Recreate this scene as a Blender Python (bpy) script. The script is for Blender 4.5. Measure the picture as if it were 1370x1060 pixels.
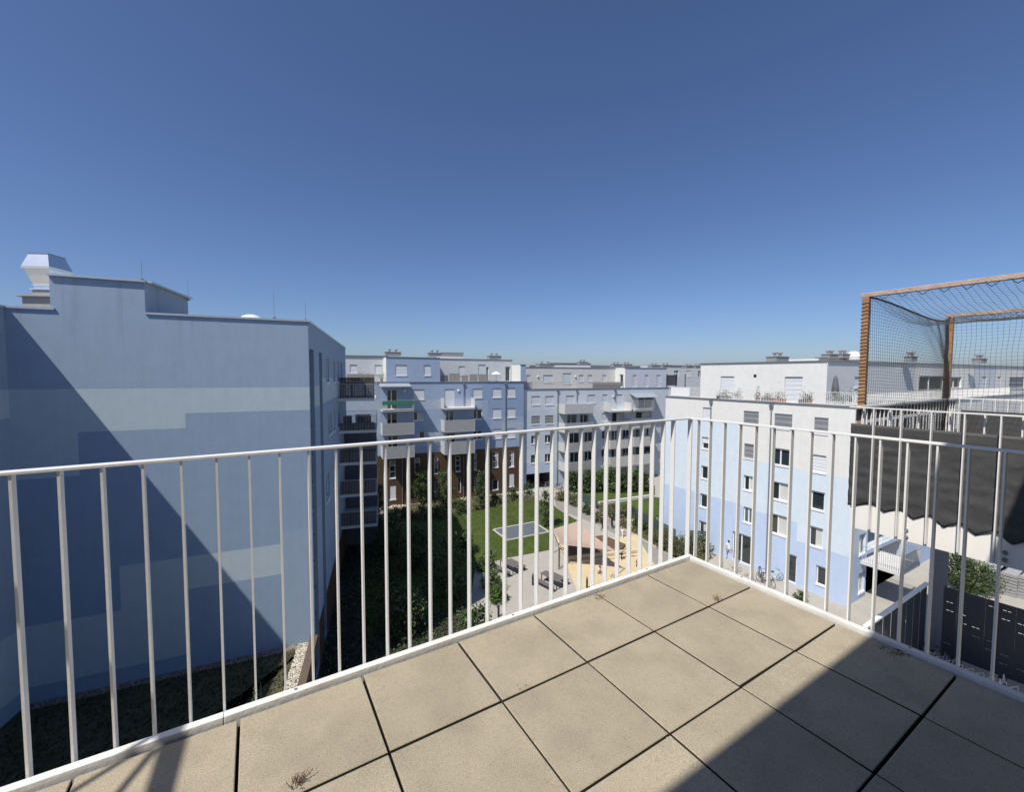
import bpy, bmesh, math, random
from mathutils import Matrix, Vector, noise
R_ = random.Random(7)
rad = math.radians
for o in list(bpy.data.objects): bpy.data.objects.remove(o)
scene = bpy.context.scene
COL = scene.collection
E = 16.6                       # eye height above the courtyard
FP, PT, RL = 566.36, 0.0509, 0.0031
# ---------------------------------------------------------------- camera
cam_d = bpy.data.cameras.new('camera'); cam = bpy.data.objects.new('camera', cam_d); COL.objects.link(cam)
cam_d.sensor_fit = 'HORIZONTAL'; cam_d.sensor_width = 36; cam_d.lens = 36*FP/1370
cam_d.clip_start = 0.05; cam_d.clip_end = 9000
_cp, _sp, _c, _s = math.cos(PT), math.sin(PT), math.cos(RL), math.sin(RL)
FW = Vector((0, _cp, -_sp)); UP0 = Vector((0, _sp, _cp)); RT0 = Vector((1, 0, 0))
RT = _c*RT0 + _s*UP0; UP = -_s*RT0 + _c*UP0
m = Matrix((RT, UP, -FW)).transposed().to_4x4(); m.translation = Vector((0, 0, E))
cam.matrix_world = m; scene.camera = cam
# ---------------------------------------------------------------- light
SUN_AZ, SUN_EL = rad(40.0), rad(55.0)          # azimuth the light travels towards (0 = +Y, to +X)
w = bpy.data.worlds.new('World'); scene.world = w; w.use_nodes = True
nt = w.node_tree; sky = nt.nodes.new('ShaderNodeTexSky'); sky.sky_type = 'NISHITA'; sky.sun_disc = False
sky.sun_elevation = SUN_EL; sky.sun_rotation = SUN_AZ + math.pi
sky.altitude = 0; sky.air_density = 0.88; sky.dust_density = 0.85; sky.ozone_density = 4.5
tint = nt.nodes.new('ShaderNodeMix'); tint.data_type = 'RGBA'; tint.blend_type = 'MULTIPLY'; tint.inputs[0].default_value = 1.0; tint.inputs[7].default_value = (0.88, 0.93, 1.09, 1)
nt.links.new(sky.outputs[0], tint.inputs[6]); nt.links.new(tint.outputs[2], nt.nodes['Background'].inputs[0]); nt.nodes['Background'].inputs[1].default_value = 0.10
sd = bpy.data.lights.new('sun', 'SUN'); sd.energy = 5.0; sd.angle = rad(0.53); sd.color = (1.0, 0.95, 0.87)
sun = bpy.data.objects.new('sun', sd); COL.objects.link(sun)
LDIR = Vector((math.sin(SUN_AZ)*math.cos(SUN_EL), math.cos(SUN_AZ)*math.cos(SUN_EL), -math.sin(SUN_EL)))
sun.rotation_euler = LDIR.to_track_quat('-Z', 'Y').to_euler(); sun.location = (-20, -20, 60)
vs = scene.view_settings; scene.display_settings.display_device = 'sRGB'
vs.view_transform = 'Standard'; vs.look = 'None'; vs.exposure = 0.0; vs.gamma = 1; vs.use_curve_mapping = False
scene.cycles.use_denoising = True
scene.cycles.max_bounces = 6
# ---------------------------------------------------------------- where a photo pixel lies in the place
def ray(x, y): return FW + RT*((x-685)/FP) + UP*((530-y)/FP)
def ong(x, y, z=0.0):
    d = ray(x, y); t = (z-E)/d.z; return Vector((d.x*t, d.y*t, z))
def crop(sc, ox, oy): return lambda x, y: (ox+x/sc, oy+y/sc)
c3, c4, c5, c6, c7, c8, c11 = (crop(4.893, 440, 440), crop(4.893, 680, 460), crop(4.08, 440, 600), crop(4.08, 680, 600),
    crop(4.078, 860, 440), crop(4.078, 860, 600), crop(4.608, 1130, 700))
class Fac:
    """vertical plane through plan point p, s running rightwards along direction a (deg from +Y to +X), y inwards"""
    def __init__(f, p, a):
        f.p = Vector((p[0], p[1], 0)); f.a = a; f.u = Vector((math.sin(rad(a)), math.cos(rad(a)), 0))
        f.v = Vector((-f.u.y, f.u.x, 0)); f.M = Matrix.Translation(f.p) @ Matrix.Rotation(rad(90-a), 4, 'Z')
    def P(f, q, n=0.0):            # (s, z) of photo pixel q on the plane n metres outside the wall
        d = ray(*q); t = ((f.p - f.v*n).dot(f.v))/d.dot(f.v); w_ = d*t
        return ((w_-f.p).dot(f.u), w_.z+E)
    def W(f, s, y, z): return f.M @ Vector((s, y, z))
# ---------------------------------------------------------------- materials
MATS = {}
def mat(name, col, rough=0.8, metal=0.0, var=0.0, vscale=2.0, bump=0.0, bscale=60.0, spec=0.5, dirt=None, wave=None, col2=None, streak=0.0):
    if name in MATS: return MATS[name]
    M = bpy.data.materials.new(name); M.use_nodes = True; n = M.node_tree.nodes; l = M.node_tree.links
    b = n['Principled BSDF']; b.inputs['Base Color'].default_value = (*col, 1); b.inputs['Roughness'].default_value = rough
    b.inputs['Metallic'].default_value = metal; b.inputs['Specular IOR Level'].default_value = spec
    tc = n.new('ShaderNodeTexCoord')
    if var or col2:
        t = n.new('ShaderNodeTexNoise'); t.inputs['Scale'].default_value = vscale; t.inputs['Detail'].default_value = 12; t.inputs['Roughness'].default_value = 0.75
        l.new(tc.outputs['Object'], t.inputs['Vector'])
        r = n.new('ShaderNodeValToRGB'); r.color_ramp.elements[0].position = 0.3; r.color_ramp.elements[1].position = 0.7
        c2 = col2 or tuple(min(1, c*(1+var)) for c in col)
        r.color_ramp.elements[0].color = (*[c*(1-var) for c in col], 1); r.color_ramp.elements[1].color = (*c2, 1)
        l.new(t.outputs['Fac'], r.inputs['Fac']); out = r.outputs['Color']
        if streak:
            mp = n.new('ShaderNodeMapping'); mp.inputs['Scale'].default_value = (3.0, 3.0, 0.25)
            l.new(tc.outputs['Object'], mp.inputs['Vector'])
            t2 = n.new('ShaderNodeTexNoise'); t2.inputs['Scale'].default_value = 1.2; t2.inputs['Detail'].default_value = 5
            l.new(mp.outputs[0], t2.inputs['Vector'])
            mr = n.new('ShaderNodeMapRange'); mr.inputs[1].default_value = 0.35; mr.inputs[2].default_value = 0.75; mr.inputs[3].default_value = 1.0; mr.inputs[4].default_value = 1.0-streak
            l.new(t2.outputs['Fac'], mr.inputs[0])
            mx = n.new('ShaderNodeMix'); mx.data_type = 'RGBA'; mx.blend_type = 'MULTIPLY'; mx.inputs[0].default_value = 1
            l.new(out, mx.inputs[6]); l.new(mr.outputs[0], mx.inputs[7]); out = mx.outputs[2]
        l.new(out, b.inputs['Base Color'])
    last = None
    if bump:
        t3 = n.new('ShaderNodeTexNoise'); t3.inputs['Scale'].default_value = bscale; t3.inputs['Detail'].default_value = 4
        l.new(tc.outputs['Object'], t3.inputs['Vector'])
        bp = n.new('ShaderNodeBump'); bp.inputs['Strength'].default_value = bump; bp.inputs['Distance'].default_value = 0.02
        l.new(t3.outputs['Fac'], bp.inputs['Height']); last = bp
    if wave:
        ax, sc_, st = wave
        wv = n.new('ShaderNodeTexWave'); wv.bands_direction = ax; wv.inputs['Scale'].default_value = sc_
        l.new(tc.outputs['Object'], wv.inputs['Vector'])
        bp = n.new('ShaderNodeBump'); bp.inputs['Strength'].default_value = st; bp.inputs['Distance'].default_value = 0.02
        l.new(wv.outputs['Fac'], bp.inputs['Height'])
        if last: l.new(last.outputs[0], bp.inputs['Normal'])
        last = bp
    if last: l.new(last.outputs[0], b.inputs['Normal'])
    MATS[name] = M; return M
def plaster(name, col, var=0.06): return mat(name, col, 0.92, 0, var, 1.6, 0.5, 22, 0.2, streak=0.05)
WHITE = plaster('white_plaster', (0.72, 0.72, 0.69)); GREYP = plaster('pale_grey_plaster', (0.58, 0.61, 0.63))
BEIGE = plaster('warm_grey_plaster', (0.66, 0.65, 0.62))
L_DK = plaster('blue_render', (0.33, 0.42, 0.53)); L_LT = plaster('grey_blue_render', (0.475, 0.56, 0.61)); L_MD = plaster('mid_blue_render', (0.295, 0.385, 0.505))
def runoff(M, ztop, depth):
    n, l = M.node_tree.nodes, M.node_tree.links; b = n['Principled BSDF']; src = b.inputs['Base Color'].links[0].from_socket
    tc = n.new('ShaderNodeTexCoord'); mp = n.new('ShaderNodeMapping'); mp.inputs['Scale'].default_value = (1.6, 1.6, 0.12); l.new(tc.outputs['Object'], mp.inputs['Vector'])
    t = n.new('ShaderNodeTexNoise'); t.inputs['Scale'].default_value = 1.5; t.inputs['Detail'].default_value = 4; l.new(mp.outputs[0], t.inputs['Vector'])
    m1 = n.new('ShaderNodeMapRange'); m1.inputs[1].default_value = .58; m1.inputs[2].default_value = .66; m1.inputs[3].default_value = 0; m1.inputs[4].default_value = .15; l.new(t.outputs['Fac'], m1.inputs[0])
    sp = n.new('ShaderNodeSeparateXYZ'); l.new(tc.outputs['Object'], sp.inputs[0])
    m2 = n.new('ShaderNodeMapRange'); m2.inputs[1].default_value = ztop-depth; m2.inputs[2].default_value = ztop; m2.inputs[3].default_value = 0; m2.inputs[4].default_value = 1; l.new(sp.outputs[2], m2.inputs[0])
    mm = n.new('ShaderNodeMath'); mm.operation = 'MULTIPLY'; l.new(m1.outputs[0], mm.inputs[0]); l.new(m2.outputs[0], mm.inputs[1])
    mx = n.new('ShaderNodeMix'); mx.data_type = 'RGBA'; mx.inputs[7].default_value = (.12, .14, .17, 1); l.new(mm.outputs[0], mx.inputs[0]); l.new(src, mx.inputs[6]); l.new(mx.outputs[2], b.inputs['Base Color'])
runoff(L_DK, 19.2, 1.6)
F_A = plaster('lavender_render', (0.34, 0.42, 0.555)); F_B = plaster('lavender_deep_render', (0.28, 0.365, 0.53)); F_C = plaster('lavender_pale_render', (0.41, 0.475, 0.575)); 
G_A = plaster('ice_blue_render', (0.61, 0.66, 0.71)); G_B = plaster('ice_blue_deep_render', (0.47, 0.55, 0.68)); 
R_A = plaster('sky_blue_render', (0.61, 0.70, 0.78)); R_B = plaster('sky_blue_deep_render', (0.47, 0.575, 0.76))
BROWN = mat('brown_cladding', (0.085, 0.046, 0.022), 0.7, 0, 0.25, 1.5, 0.3, 30, wave=('X', 1.2, 0.4))
COPING = mat('grey_coping_metal', (0.30, 0.31, 0.33), 0.45, 0.6, 0.1, 3)
LCOP = mat('light_coping_metal', (0.55, 0.56, 0.58), 0.4, 0.5, 0.1, 3)
ROOFM = mat('roof_gravel', (0.33, 0.32, 0.30), 0.95, 0, 0.2, 9, 0.6, 40)
PIPE = mat('grey_pipe_metal', (0.25, 0.27, 0.30), 0.45, 0.5)
WFR = mat('white_window_frame', (0.75, 0.76, 0.78), 0.4, 0, 0.03)
SHUT = mat('white_roller_shutter', (0.72, 0.74, 0.78), 0.5, 0, 0.03, 3, wave=('Z', 6.5, 0.6))
BLIND = mat('grey_slatted_blind', (0.34, 0.35, 0.37), 0.5, 0.3, 0.1, 3, wave=('Z', 5.0, 1.0))
FROST = mat('greenish_door_panel', (0.60, 0.70, 0.68), 0.3, 0, 0.03, wave=('X', 2.0, 0.5))
GLASS = mat('dark_window_glass', (0.025, 0.035, 0.04), 0.04, 0, 0, spec=0.9)
GLASSB = mat('green_tinted_glass', (0.10, 0.14, 0.14), 0.06, 0, 0.3, 2, spec=0.9)
CURT = mat('window_curtain', (0.55, 0.55, 0.53), 0.8, 0, 0.1, 5)
RAILG = mat('galvanised_railing', (0.50, 0.51, 0.52), 0.45, 0.3, 0.08, 3)
RAILW = mat('white_painted_railing', (0.80, 0.79, 0.76), 0.40, 0, 0.05, 2.5, 0.06, 25)
RAILS = mat('pale_lattice_panel', (0.52, 0.52, 0.51), 0.6, 0, 0.06, 3)
SLABM = mat('balcony_concrete', (0.60, 0.60, 0.58), 0.8, 0, 0.08, 2, 0.2, 30)
WOODP = mat('weathered_wood_screen', (0.30, 0.26, 0.22), 0.8, 0, 0.25, 6, wave=('X', 3, 0.6))
DARKW = mat('dark_wicker', (0.035, 0.032, 0.03), 0.7, 0, 0.3, 20, 0.5, 60)
GREENF = mat('green_fabric_strip', (0.04, 0.19, 0.11), 0.8, 0, 0.5, 14)
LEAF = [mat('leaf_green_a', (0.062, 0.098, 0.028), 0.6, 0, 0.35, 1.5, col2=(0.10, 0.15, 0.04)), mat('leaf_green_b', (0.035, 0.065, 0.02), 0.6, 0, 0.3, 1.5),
        mat('leaf_olive', (0.12, 0.12, 0.05), 0.7, 0, 0.3, 1.5, col2=(0.20, 0.17, 0.08)), mat('leaf_bright', (0.10, 0.19, 0.03), 0.6, 0, 0.3, 1.5)]
BARK = mat('tree_bark', (0.09, 0.065, 0.045), 0.9, 0, 0.3, 8, 0.6, 40)
STEELW = mat('bright_sheet_steel', (0.86, 0.86, 0.85), 0.26, 0.85, 0.06, 2, 0.04, 6)
ACR = mat('white_skylight_acrylic', (0.80, 0.82, 0.84), 0.15, 0, 0.02)
FABW = mat('white_canvas', (0.75, 0.75, 0.74), 0.8, 0, 0.04, 4)
FABG = mat('grey_canvas', (0.13, 0.13, 0.14), 0.8, 0, 0.15, 6)
AWN = mat('grey_awning_fabric', (0.30, 0.33, 0.38), 0.8, 0, 0.1, 4)
TERRA = mat('terracotta', (0.45, 0.18, 0.09), 0.8, 0, 0.15, 6)
BLACKM = mat('black_metal', (0.02, 0.02, 0.022), 0.4, 0.2, 0.2, 5)
RUBBER = mat('black_rubber', (0.015, 0.015, 0.015), 0.8)
# ---------------------------------------------------------------- mesh building
ROOTM = {}
class MB:
    def __init__(s, M=None): s.v, s.f, s.m, s.M = [], [], [], (M or Matrix.Identity(4))
    def q(s, pts, mi=0, M=None):
        i = len(s.v); s.v += [tuple((M or s.M) @ Vector(p)) for p in pts]; s.f.append(tuple(range(i, i+len(pts)))); s.m.append(mi)
    def mesh(s, vs_, fs, mi=0, M=None):
        i = len(s.v); s.v += [tuple((M or s.M) @ Vector(p)) for p in vs_]
        for f in fs: s.f.append(tuple(i+k for k in f)); s.m.append(mi)
    def box(s, x0, x1, y0, y1, z0, z1, mi=0, M=None):
        s.mesh([(x0,y0,z0),(x1,y0,z0),(x1,y1,z0),(x0,y1,z0),(x0,y0,z1),(x1,y0,z1),(x1,y1,z1),(x0,y1,z1)],
               [(0,3,2,1),(4,5,6,7),(0,1,5,4),(1,2,6,5),(2,3,7,6),(3,0,4,7)], mi, M)
    def prism(s, poly, z0, z1, mi=0, M=None, cap=True):
        n = len(poly); area = sum(poly[i][0]*poly[(i+1) % n][1]-poly[(i+1) % n][0]*poly[i][1] for i in range(n))
        if area < 0: poly = poly[::-1]
        v = [(p[0], p[1], z0) for p in poly]+[(p[0], p[1], z1) for p in poly]
        fs = [(i, (i+1) % n, n+(i+1) % n, n+i) for i in range(n)]
        if cap: fs += [tuple(range(n))[::-1], tuple(range(n, 2*n))]
        s.mesh(v, fs, mi, M)
    def tube(s, a, b, r, n=6, mi=0, r2=None, M=None):
        a, b = Vector(a), Vector(b); d = (b-a).normalized(); r2 = r if r2 is None else r2
        x = d.orthogonal().normalized(); y = d.cross(x)
        v = [a+(x*math.cos(t)+y*math.sin(t))*r for t in [6.28318*i/n for i in range(n)]]+[b+(x*math.cos(t)+y*math.sin(t))*r2 for t in [6.28318*i/n for i in range(n)]]
        s.mesh(v, [(i, (i+1) % n, n+(i+1) % n, n+i) for i in range(n)]+[tuple(range(n))[::-1], tuple(range(n, 2*n))], mi, M)
    def path(s, pts, r, n=6, mi=0, M=None):
        for a, b in zip(pts, pts[1:]): s.tube(a, b, r, n, mi, M=M)
    def bar(s, a, b, w_, h_, mi=0, M=None):      # rectangular bar from a to b, w_ horizontal, h_ vertical-ish
        a, b = Vector(a), Vector(b); d = (b-a).normalized(); up = Vector((0, 0, 1)) if abs(d.z) < 0.9 else Vector((0, 1, 0))
        x = d.cross(up).normalized()*w_/2; y = x.cross(d).normalized()*h_/2
        v = [a-x-y, a+x-y, a+x+y, a-x+y, b-x-y, b+x-y, b+x+y, b-x+y]
        s.mesh(v, [(0,3,2,1),(4,5,6,7),(0,1,5,4),(1,2,6,5),(2,3,7,6),(3,0,4,7)], mi, M)
    def lathe(s, prof, n=12, mi=0, c=(0, 0, 0), M=None):
        v = [(c[0]+r*math.cos(6.28318*k/n), c[1]+r*math.sin(6.28318*k/n), c[2]+z) for r, z in prof for k in range(n)]
        fs = [(i*n+k, i*n+(k+1) % n, (i+1)*n+(k+1) % n, (i+1)*n+k) for i in range(len(prof)-1) for k in range(n)]
        fs += [tuple(range(n))[::-1], tuple((len(prof)-1)*n+k for k in range(n))]
        s.mesh(v, fs, mi, M)
    def torus(s, c, ax, R, r, n=20, m_=5, mi=0, M=None):
        c = Vector(c); ax = Vector(ax).normalized(); x = ax.orthogonal().normalized(); y = ax.cross(x); v = []
        for i in range(n):
            t = 6.28318*i/n; d = x*math.cos(t)+y*math.sin(t)
            for j in range(m_): p = 6.28318*j/m_; v.append(c+d*(R+r*math.cos(p))+ax*r*math.sin(p))
        s.mesh(v, [(i*m_+j, ((i+1) % n)*m_+j, ((i+1) % n)*m_+(j+1) % m_, i*m_+(j+1) % m_) for i in range(n) for j in range(m_)], mi, M)
    def build(s, name, mats, parent=None, smooth=False, local=False, bevel=0):
        """verts are world coordinates; they are stored in the frame of the thing (parent)"""
        me = bpy.data.meshes.new(name)
        inv = Matrix.Identity(4)
        if parent is not None and not local: inv = ROOTM[parent.name].inverted()
        me.from_pydata([tuple(inv @ Vector(p)) for p in s.v], [], s.f)
        for M in (mats if isinstance(mats, (list, tuple)) else [mats]): me.materials.append(M)
        me.polygons.foreach_set('material_index', s.m)
        if smooth: me.polygons.foreach_set('use_smooth', [True]*len(me.polygons))
        me.update()
        if name in ('wall', 'loggia', 'underpass', 'roof', 'stair_tower') and not local:
            bm_ = bmesh.new(); bm_.from_mesh(me); bmesh.ops.remove_doubles(bm_, verts=bm_.verts, dist=.0005); bm_.to_mesh(me); bm_.free(); me.update()
        o = bpy.data.objects.new(name, me); COL.objects.link(o)
        if parent is not None: o.parent = parent; ROOTM[o.name] = ROOTM[parent.name]
        else: ROOTM[o.name] = Matrix.Identity(4)
        if bevel:
            md = o.modifiers.new('bevel', 'BEVEL'); md.width = bevel; md.segments = 2; md.limit_method = 'ANGLE'; md.angle_limit = rad(40)
        return o
def tag(o, label=None, cat=None, group=None, kind=None):
    if label: o['label'] = label
    if cat: o['category'] = cat
    if group: o['group'] = group
    if kind: o['kind'] = kind
    return o
def root(name, M, label, cat, group=None):
    o = bpy.data.objects.new(name, None); COL.objects.link(o); o.empty_display_size = 0.3
    if isinstance(M, (tuple, Vector)): M = Matrix.Translation(Vector(M))
    o.matrix_world = M; ROOTM[o.name] = M.copy(); return tag(o, label, cat, group)
def struct(name, mb, mats, label=None): return tag(mb.build(name, mats), label or ('the '+name.replace('_', ' ')+' of the scene'), name.replace('_', ' '), kind='structure')
def copy_tree(o, parent, M=None):
    c = o.copy(); COL.objects.link(c); c.parent = parent
    if M is not None: c.matrix_parent_inverse = Matrix.Identity(4); c.matrix_local = M
    for ch in o.children: copy_tree(ch, c)
    return c
def copy_thing(o, M, label, group=None):
    c = o.copy(); COL.objects.link(c); c.matrix_world = M; c['label'] = label
    if group: c['group'] = group
    for ch in list(o.children): copy_tree(ch, c)
    return c
# ---------------------------------------------------------------- facades
def wall(mb, s0, s1, z0, z1, holes=(), paints=(), base=0, y=0.0, depth=0.20, M=None):
    """wall sheet on plane y with holes (s0,s1,z0,z1); paints = [(s0,s1,z0,z1,mi)] later ones on top"""
    S = sorted({round(v, 4) for v in [s0, s1]+[h[i] for h in holes for i in (0, 1)]+[p[i] for p in paints for i in (0, 1)] if s0-1e-6 <= v <= s1+1e-6})
    Z = sorted({round(v, 4) for v in [z0, z1]+[h[i] for h in holes for i in (2, 3)]+[p[i] for p in paints for i in (2, 3)] if z0-1e-6 <= v <= z1+1e-6})
    def mi_at(s, z):
        r = base
        for p in paints:
            if p[0] <= s <= p[1] and p[2] <= z <= p[3]: r = p[4]
        return r
    for a, b in zip(S, S[1:]):
        for c, d in zip(Z, Z[1:]):
            s, z = (a+b)/2, (c+d)/2
            if any(h[0] < s < h[1] and h[2] < z < h[3] for h in holes): continue
            mb.q([(a, y, c), (b, y, c), (b, y, d), (a, y, d)], mi_at(s, z), M)
    for h in holes:
        a, b, c, d = h[:4]; k = mi_at(a-0.05, (c+d)/2); yd = y+depth
        mb.q([(a, y, c), (a, y, d), (a, yd, d), (a, yd, c)], k, M); mb.q([(b, y, c), (b, yd, c), (b, yd, d), (b, y, d)], k, M)
        mb.q([(a, y, d), (b, y, d), (b, yd, d), (a, yd, d)], k, M); mb.q([(a, y, c), (a, yd, c), (b, yd, c), (b, y, c)], k, M)
WT = {}
def window_template(w_, h_, kind, v=0):
    """window in its opening: local x along the wall, y inwards, z up, origin at the opening's lower left corner"""
    key = (round(w_, 1), round(h_, 1), kind, v)
    if key in WT: return WT[key]
    w_, h_ = max(key[0], 0.3), max(key[1], 0.3)
    I = None
    t = bpy.data.objects.new('win_proto', None); ROOTM[t.name] = Matrix.Identity(4)
    fr = MB(); b = 0.085; y0, y1 = 0.10, 0.17
    fr.box(0, w_, y0, y1, 0, b); fr.box(0, w_, y0, y1, h_-b, h_); fr.box(0, b, y0, y1, b, h_-b); fr.box(w_-b, w_, y0, y1, b, h_-b)
    if kind == 'tall':
        for k in (0.36, 0.70): fr.box(b, w_-b, y0, y1, h_*k-0.04, h_*k+0.04)
    elif w_ > 0.9 and kind != 'shut': fr.box(w_*0.42-0.05, w_*0.42+0.05, y0-0.01, y1-0.002, b, h_-b)
    o = fr.build('window', [WFR]); ROOTM[o.name] = Matrix.Identity(4)
    g = MB(); g.box(b-0.01, w_-b+0.01, 0.145, 0.155, b-0.01, h_-b+0.01); g.build('pane', [GLASSB if v == 1 else GLASS], o, local=True)
    if kind in ('open', 'tall', 'half') and v == 2:
        c = MB(); n = 8
        for k in range(n): c.box(w_*0.45+k*w_*0.5/n*0.99, w_*0.45+(k+1)*w_*0.5/n*0.99, 0.130+0.006*(k % 2), 0.142, b, h_-b)
        c.build('curtain', [CURT], o, local=True)
    if kind != 'door':
        s = MB(); s.box(-0.03, w_+0.03, -0.05, 0.099, -0.002, 0.0-0.002+.06); s.box(-0.03, w_+0.03, -0.05, -0.004, -0.07, -0.0025); s.build('sill', [WFR], o, local=True)
    fr_ = {'shut': 1.0, 'half': 0.5, 'blind': 1.0, 'dshut': 1.0, 'frost': 1.0}.get(kind, 0.0)
    bx = MB(); bx.box(0.0, w_, 0.02, 0.098, h_-0.10, h_-0.003); bx.build('shutter_box', [PIPE], o, local=True)
    if fr_:
        s = MB(); zb = h_*(1-fr_)+0.01; n = max(2, int((h_-0.1-zb)/ (0.07 if kind == 'blind' else 0.11)))
        dz = (h_-0.1-zb)/n
        for k in range(n):       # slats, each leaning a little
            z = zb+k*dz; s.mesh([(0.02, 0.045, z), (w_-0.02, 0.045, z), (w_-0.02, 0.066, z+dz*0.96), (0.02, 0.066, z+dz*0.96), (0.02, 0.075, z), (w_-0.02, 0.075, z)],
                                [(0,1,2,3), (0,4,5,1), (3,2,5,4)])
        s.build('shutter', [{'blind': BLIND, 'frost': FROST}.get(kind, SHUT)], o, local=True)
    protos.append(o); WT[key] = o; return o
protos = []
def window(parent, fac, hole, kind, y=0.0, v=None):
    a, b, c, d = hole[:4]; v = R_.choice((0, 0, 1, 2)) if v is None else v
    t = window_template(b-a, d-c, kind, v)
    sx = (b-a)/max(round(b-a, 1), 0.3); sz = (d-c)/max(round(d-c, 1), 0.3)
    Mw = fac.M @ Matrix.Translation((a, y, c)) @ Matrix.Diagonal((sx, 1, sz, 1))
    return copy_tree(t, parent, ROOTM[parent.name].inverted() @ Mw)
def rect(fac, cr, x0, y0, x1, y1, n=0.0):
    """photo rectangle -> (s0, s1, z0, z1) on the wall"""
    xm, ym = (x0+x1)/2, (y0+y1)/2
    a = fac.P(cr(x0, ym), n)[0]; b = fac.P(cr(x1, ym), n)[0]; zt = fac.P(cr(xm, y0), n)[1]; zb = fac.P(cr(xm, y1), n)[1]
    return (a, b, zb, zt)
def coping(mb, pts, w_=0.30, h_=0.06, z=0, over=0.05, mi=0, M=None):
    for a, b in zip(pts, pts[1:]): mb.bar((*a, z+h_/2), (*b, z+h_/2), w_, h_, mi, M)
def lattice(mb, x0, x1, z0, z1, y, step=0.17, w_=0.035, t=0.02):
    mb.box(x0, x1, y, y+t, z1-0.05, z1); mb.box(x0, x1, y, y+t, z0, z0+0.05)
    mb.box(x0, x0+0.05, y, y+t, z0+0.05, z1-0.05); mb.box(x1-0.05, x1, y, y+t, z0+0.05, z1-0.05)
    H = z1-z0-0.1; k = x0-H
    while k < x1:
        for sg, yy in ((1, y+0.002), (-1, y+t/2+0.001)):
            a, b = k, k+H; ta = max(0, (x0-a)/H); tb = min(1, (x1-a)/H)
            if tb-ta > 0.05:
                pa = a+H*ta; pb = a+H*tb; za, zb = (z0+0.05+H*ta, z0+0.05+H*tb) if sg > 0 else (z1-0.05-H*ta, z1-0.05-H*tb)
                mb.bar((pa, yy+t/4, za), (pb, yy+t/4, zb), t/2-0.002, w_)
        k += step
def bars_rail(mb, x0, x1, z0, z1, y, step=0.12, t=0.018):
    mb.box(x0, x1, y-0.02, y+0.02, z1-0.03, z1); mb.box(x0, x1, y-0.015, y+0.015, z0, z0+0.03)
    n = max(1, int((x1-x0)/step))
    for k in range(n+1):
        x = x0+(x1-x0-t)*k/n; mb.box(x, x+t, y-0.012, y+0.012, z0+0.03, z1-0.03)
BT = {}
def balcony(parent, fac, s0, s1, zb, zt, p, style='lattice', y=0.0):
    """slab underside zb, railing top zt, reaching p metres out of the wall"""
    key = (round(s1-s0, 2), round(zt-zb, 2), p, style)
    if key not in BT:
        W_, H = key[0], key[1]
        b = MB(); b.box(0, W_, -p, 0.0, 0, 0.22)
        o = b.build('balcony', [SLABM]); ROOTM[o.name] = Matrix.Identity(4)
        fr = MB(); yy = -p-0.025
        RZ = Matrix.Rotation(rad(-90), 4, 'Z')
        if style == 'lattice': lattice(fr, 0, W_, 0.05, H, yy, 0.24, 0.055)
        elif style == 'bars': bars_rail(fr, 0, W_, 0.2, H, yy)
        elif style == 'solid': fr.box(0, W_, yy, yy+0.02, 0.05, H)
        elif style == 'open': fr.box(0, W_, yy, yy+0.03, H-0.04, H)
        if style == 'lattice': bk = MB(); bk.box(0.02, W_-0.02, yy+0.024, yy+0.03, 0.08, H-0.03); bk.build('backing_mesh', [PIPE], o, local=True)
        if style != 'none': fr.build('railing', [RAILS if style != 'bars' else RAILG], o, local=True)
        for x in (0.0, W_):
            sp = MB(); Ms = Matrix.Translation((x, 0, 0)) @ RZ      # local x -> out of the wall
            if style == 'lattice': lattice(sp, 0.02, p, 0.05, H, -0.022 if x == 0 else 0.002, M=None) if False else sp.box(x-0.024 if x == 0 else x+0.002, x-0.002 if x == 0 else x+0.024, -p, -0.02, 0.05, H)
            elif style in ('solid', 'open'): sp.box(x-0.024 if x == 0 else x+0.002, x-0.002 if x == 0 else x+0.024, -p, -0.02, 0.05, H)
            else:
                n = max(2, int(p/0.12)); sp.box(x-0.015, x+0.015, -p, -0.02, H-0.03, H)
                for k in range(n): sp.box(x-0.01, x+0.01, -p+k*p/n, -p+k*p/n+0.018, 0.22, H-0.03)
            sp.build('side_railing', [RAILS if style != 'bars' else RAILG], o, local=True)
        protos.append(o); BT[key] = o
    Mw = fac.M @ Matrix.Translation((s0, y, zb))
    return copy_tree(BT[key], parent, ROOTM[parent.name].inverted() @ Mw)
def downpipe(parent, fac, s, z0, z1, y=-0.08):
    p = MB(fac.M); p.tube((s, y, z0), (s, y, z1-0.3), 0.05, 8); p.box(s-0.14, s+0.14, y-0.1, y+0.07, z1-0.35, z1-0.05)
    return p.build('downpipe', [PIPE], parent)
VENTM = mat('grey_vent_housing', (0.26, 0.26, 0.27), 0.8, 0, .12, 4)
VENTS = mat('dull_zinc', (0.42, 0.42, 0.43), 0.5, 0.4, .1, 5)
def vent_unit(loc, label, wv=1.2, grp='ventilation units on the flat roofs', rz=0.4):
    t = root('roof_vent', Matrix.Translation(loc) @ Matrix.Rotation(rz, 4, 'Z'), label, 'roof vent', grp); M = ROOTM[t.name]
    b = MB(M); b.box(-wv/2, wv/2, -wv*.3, wv*.3, 0, 0.42); b.box(-wv/2-.06, wv/2+.06, -wv*.3-.06, wv*.3+.06, 0.42, 0.48); b.build('base', [VENTM], t)
    for x in (-wv*0.22, wv*0.2):
        c = MB(M); c.lathe([(0.13, 0.48), (0.13, 0.72), (0.22, 0.74), (0.24, 0.86), (0.10, 0.95), (0.02, 0.97)], 10, c=(x, 0, 0)); c.build('cowl', [VENTS], t, smooth=False)
    return t
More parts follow.
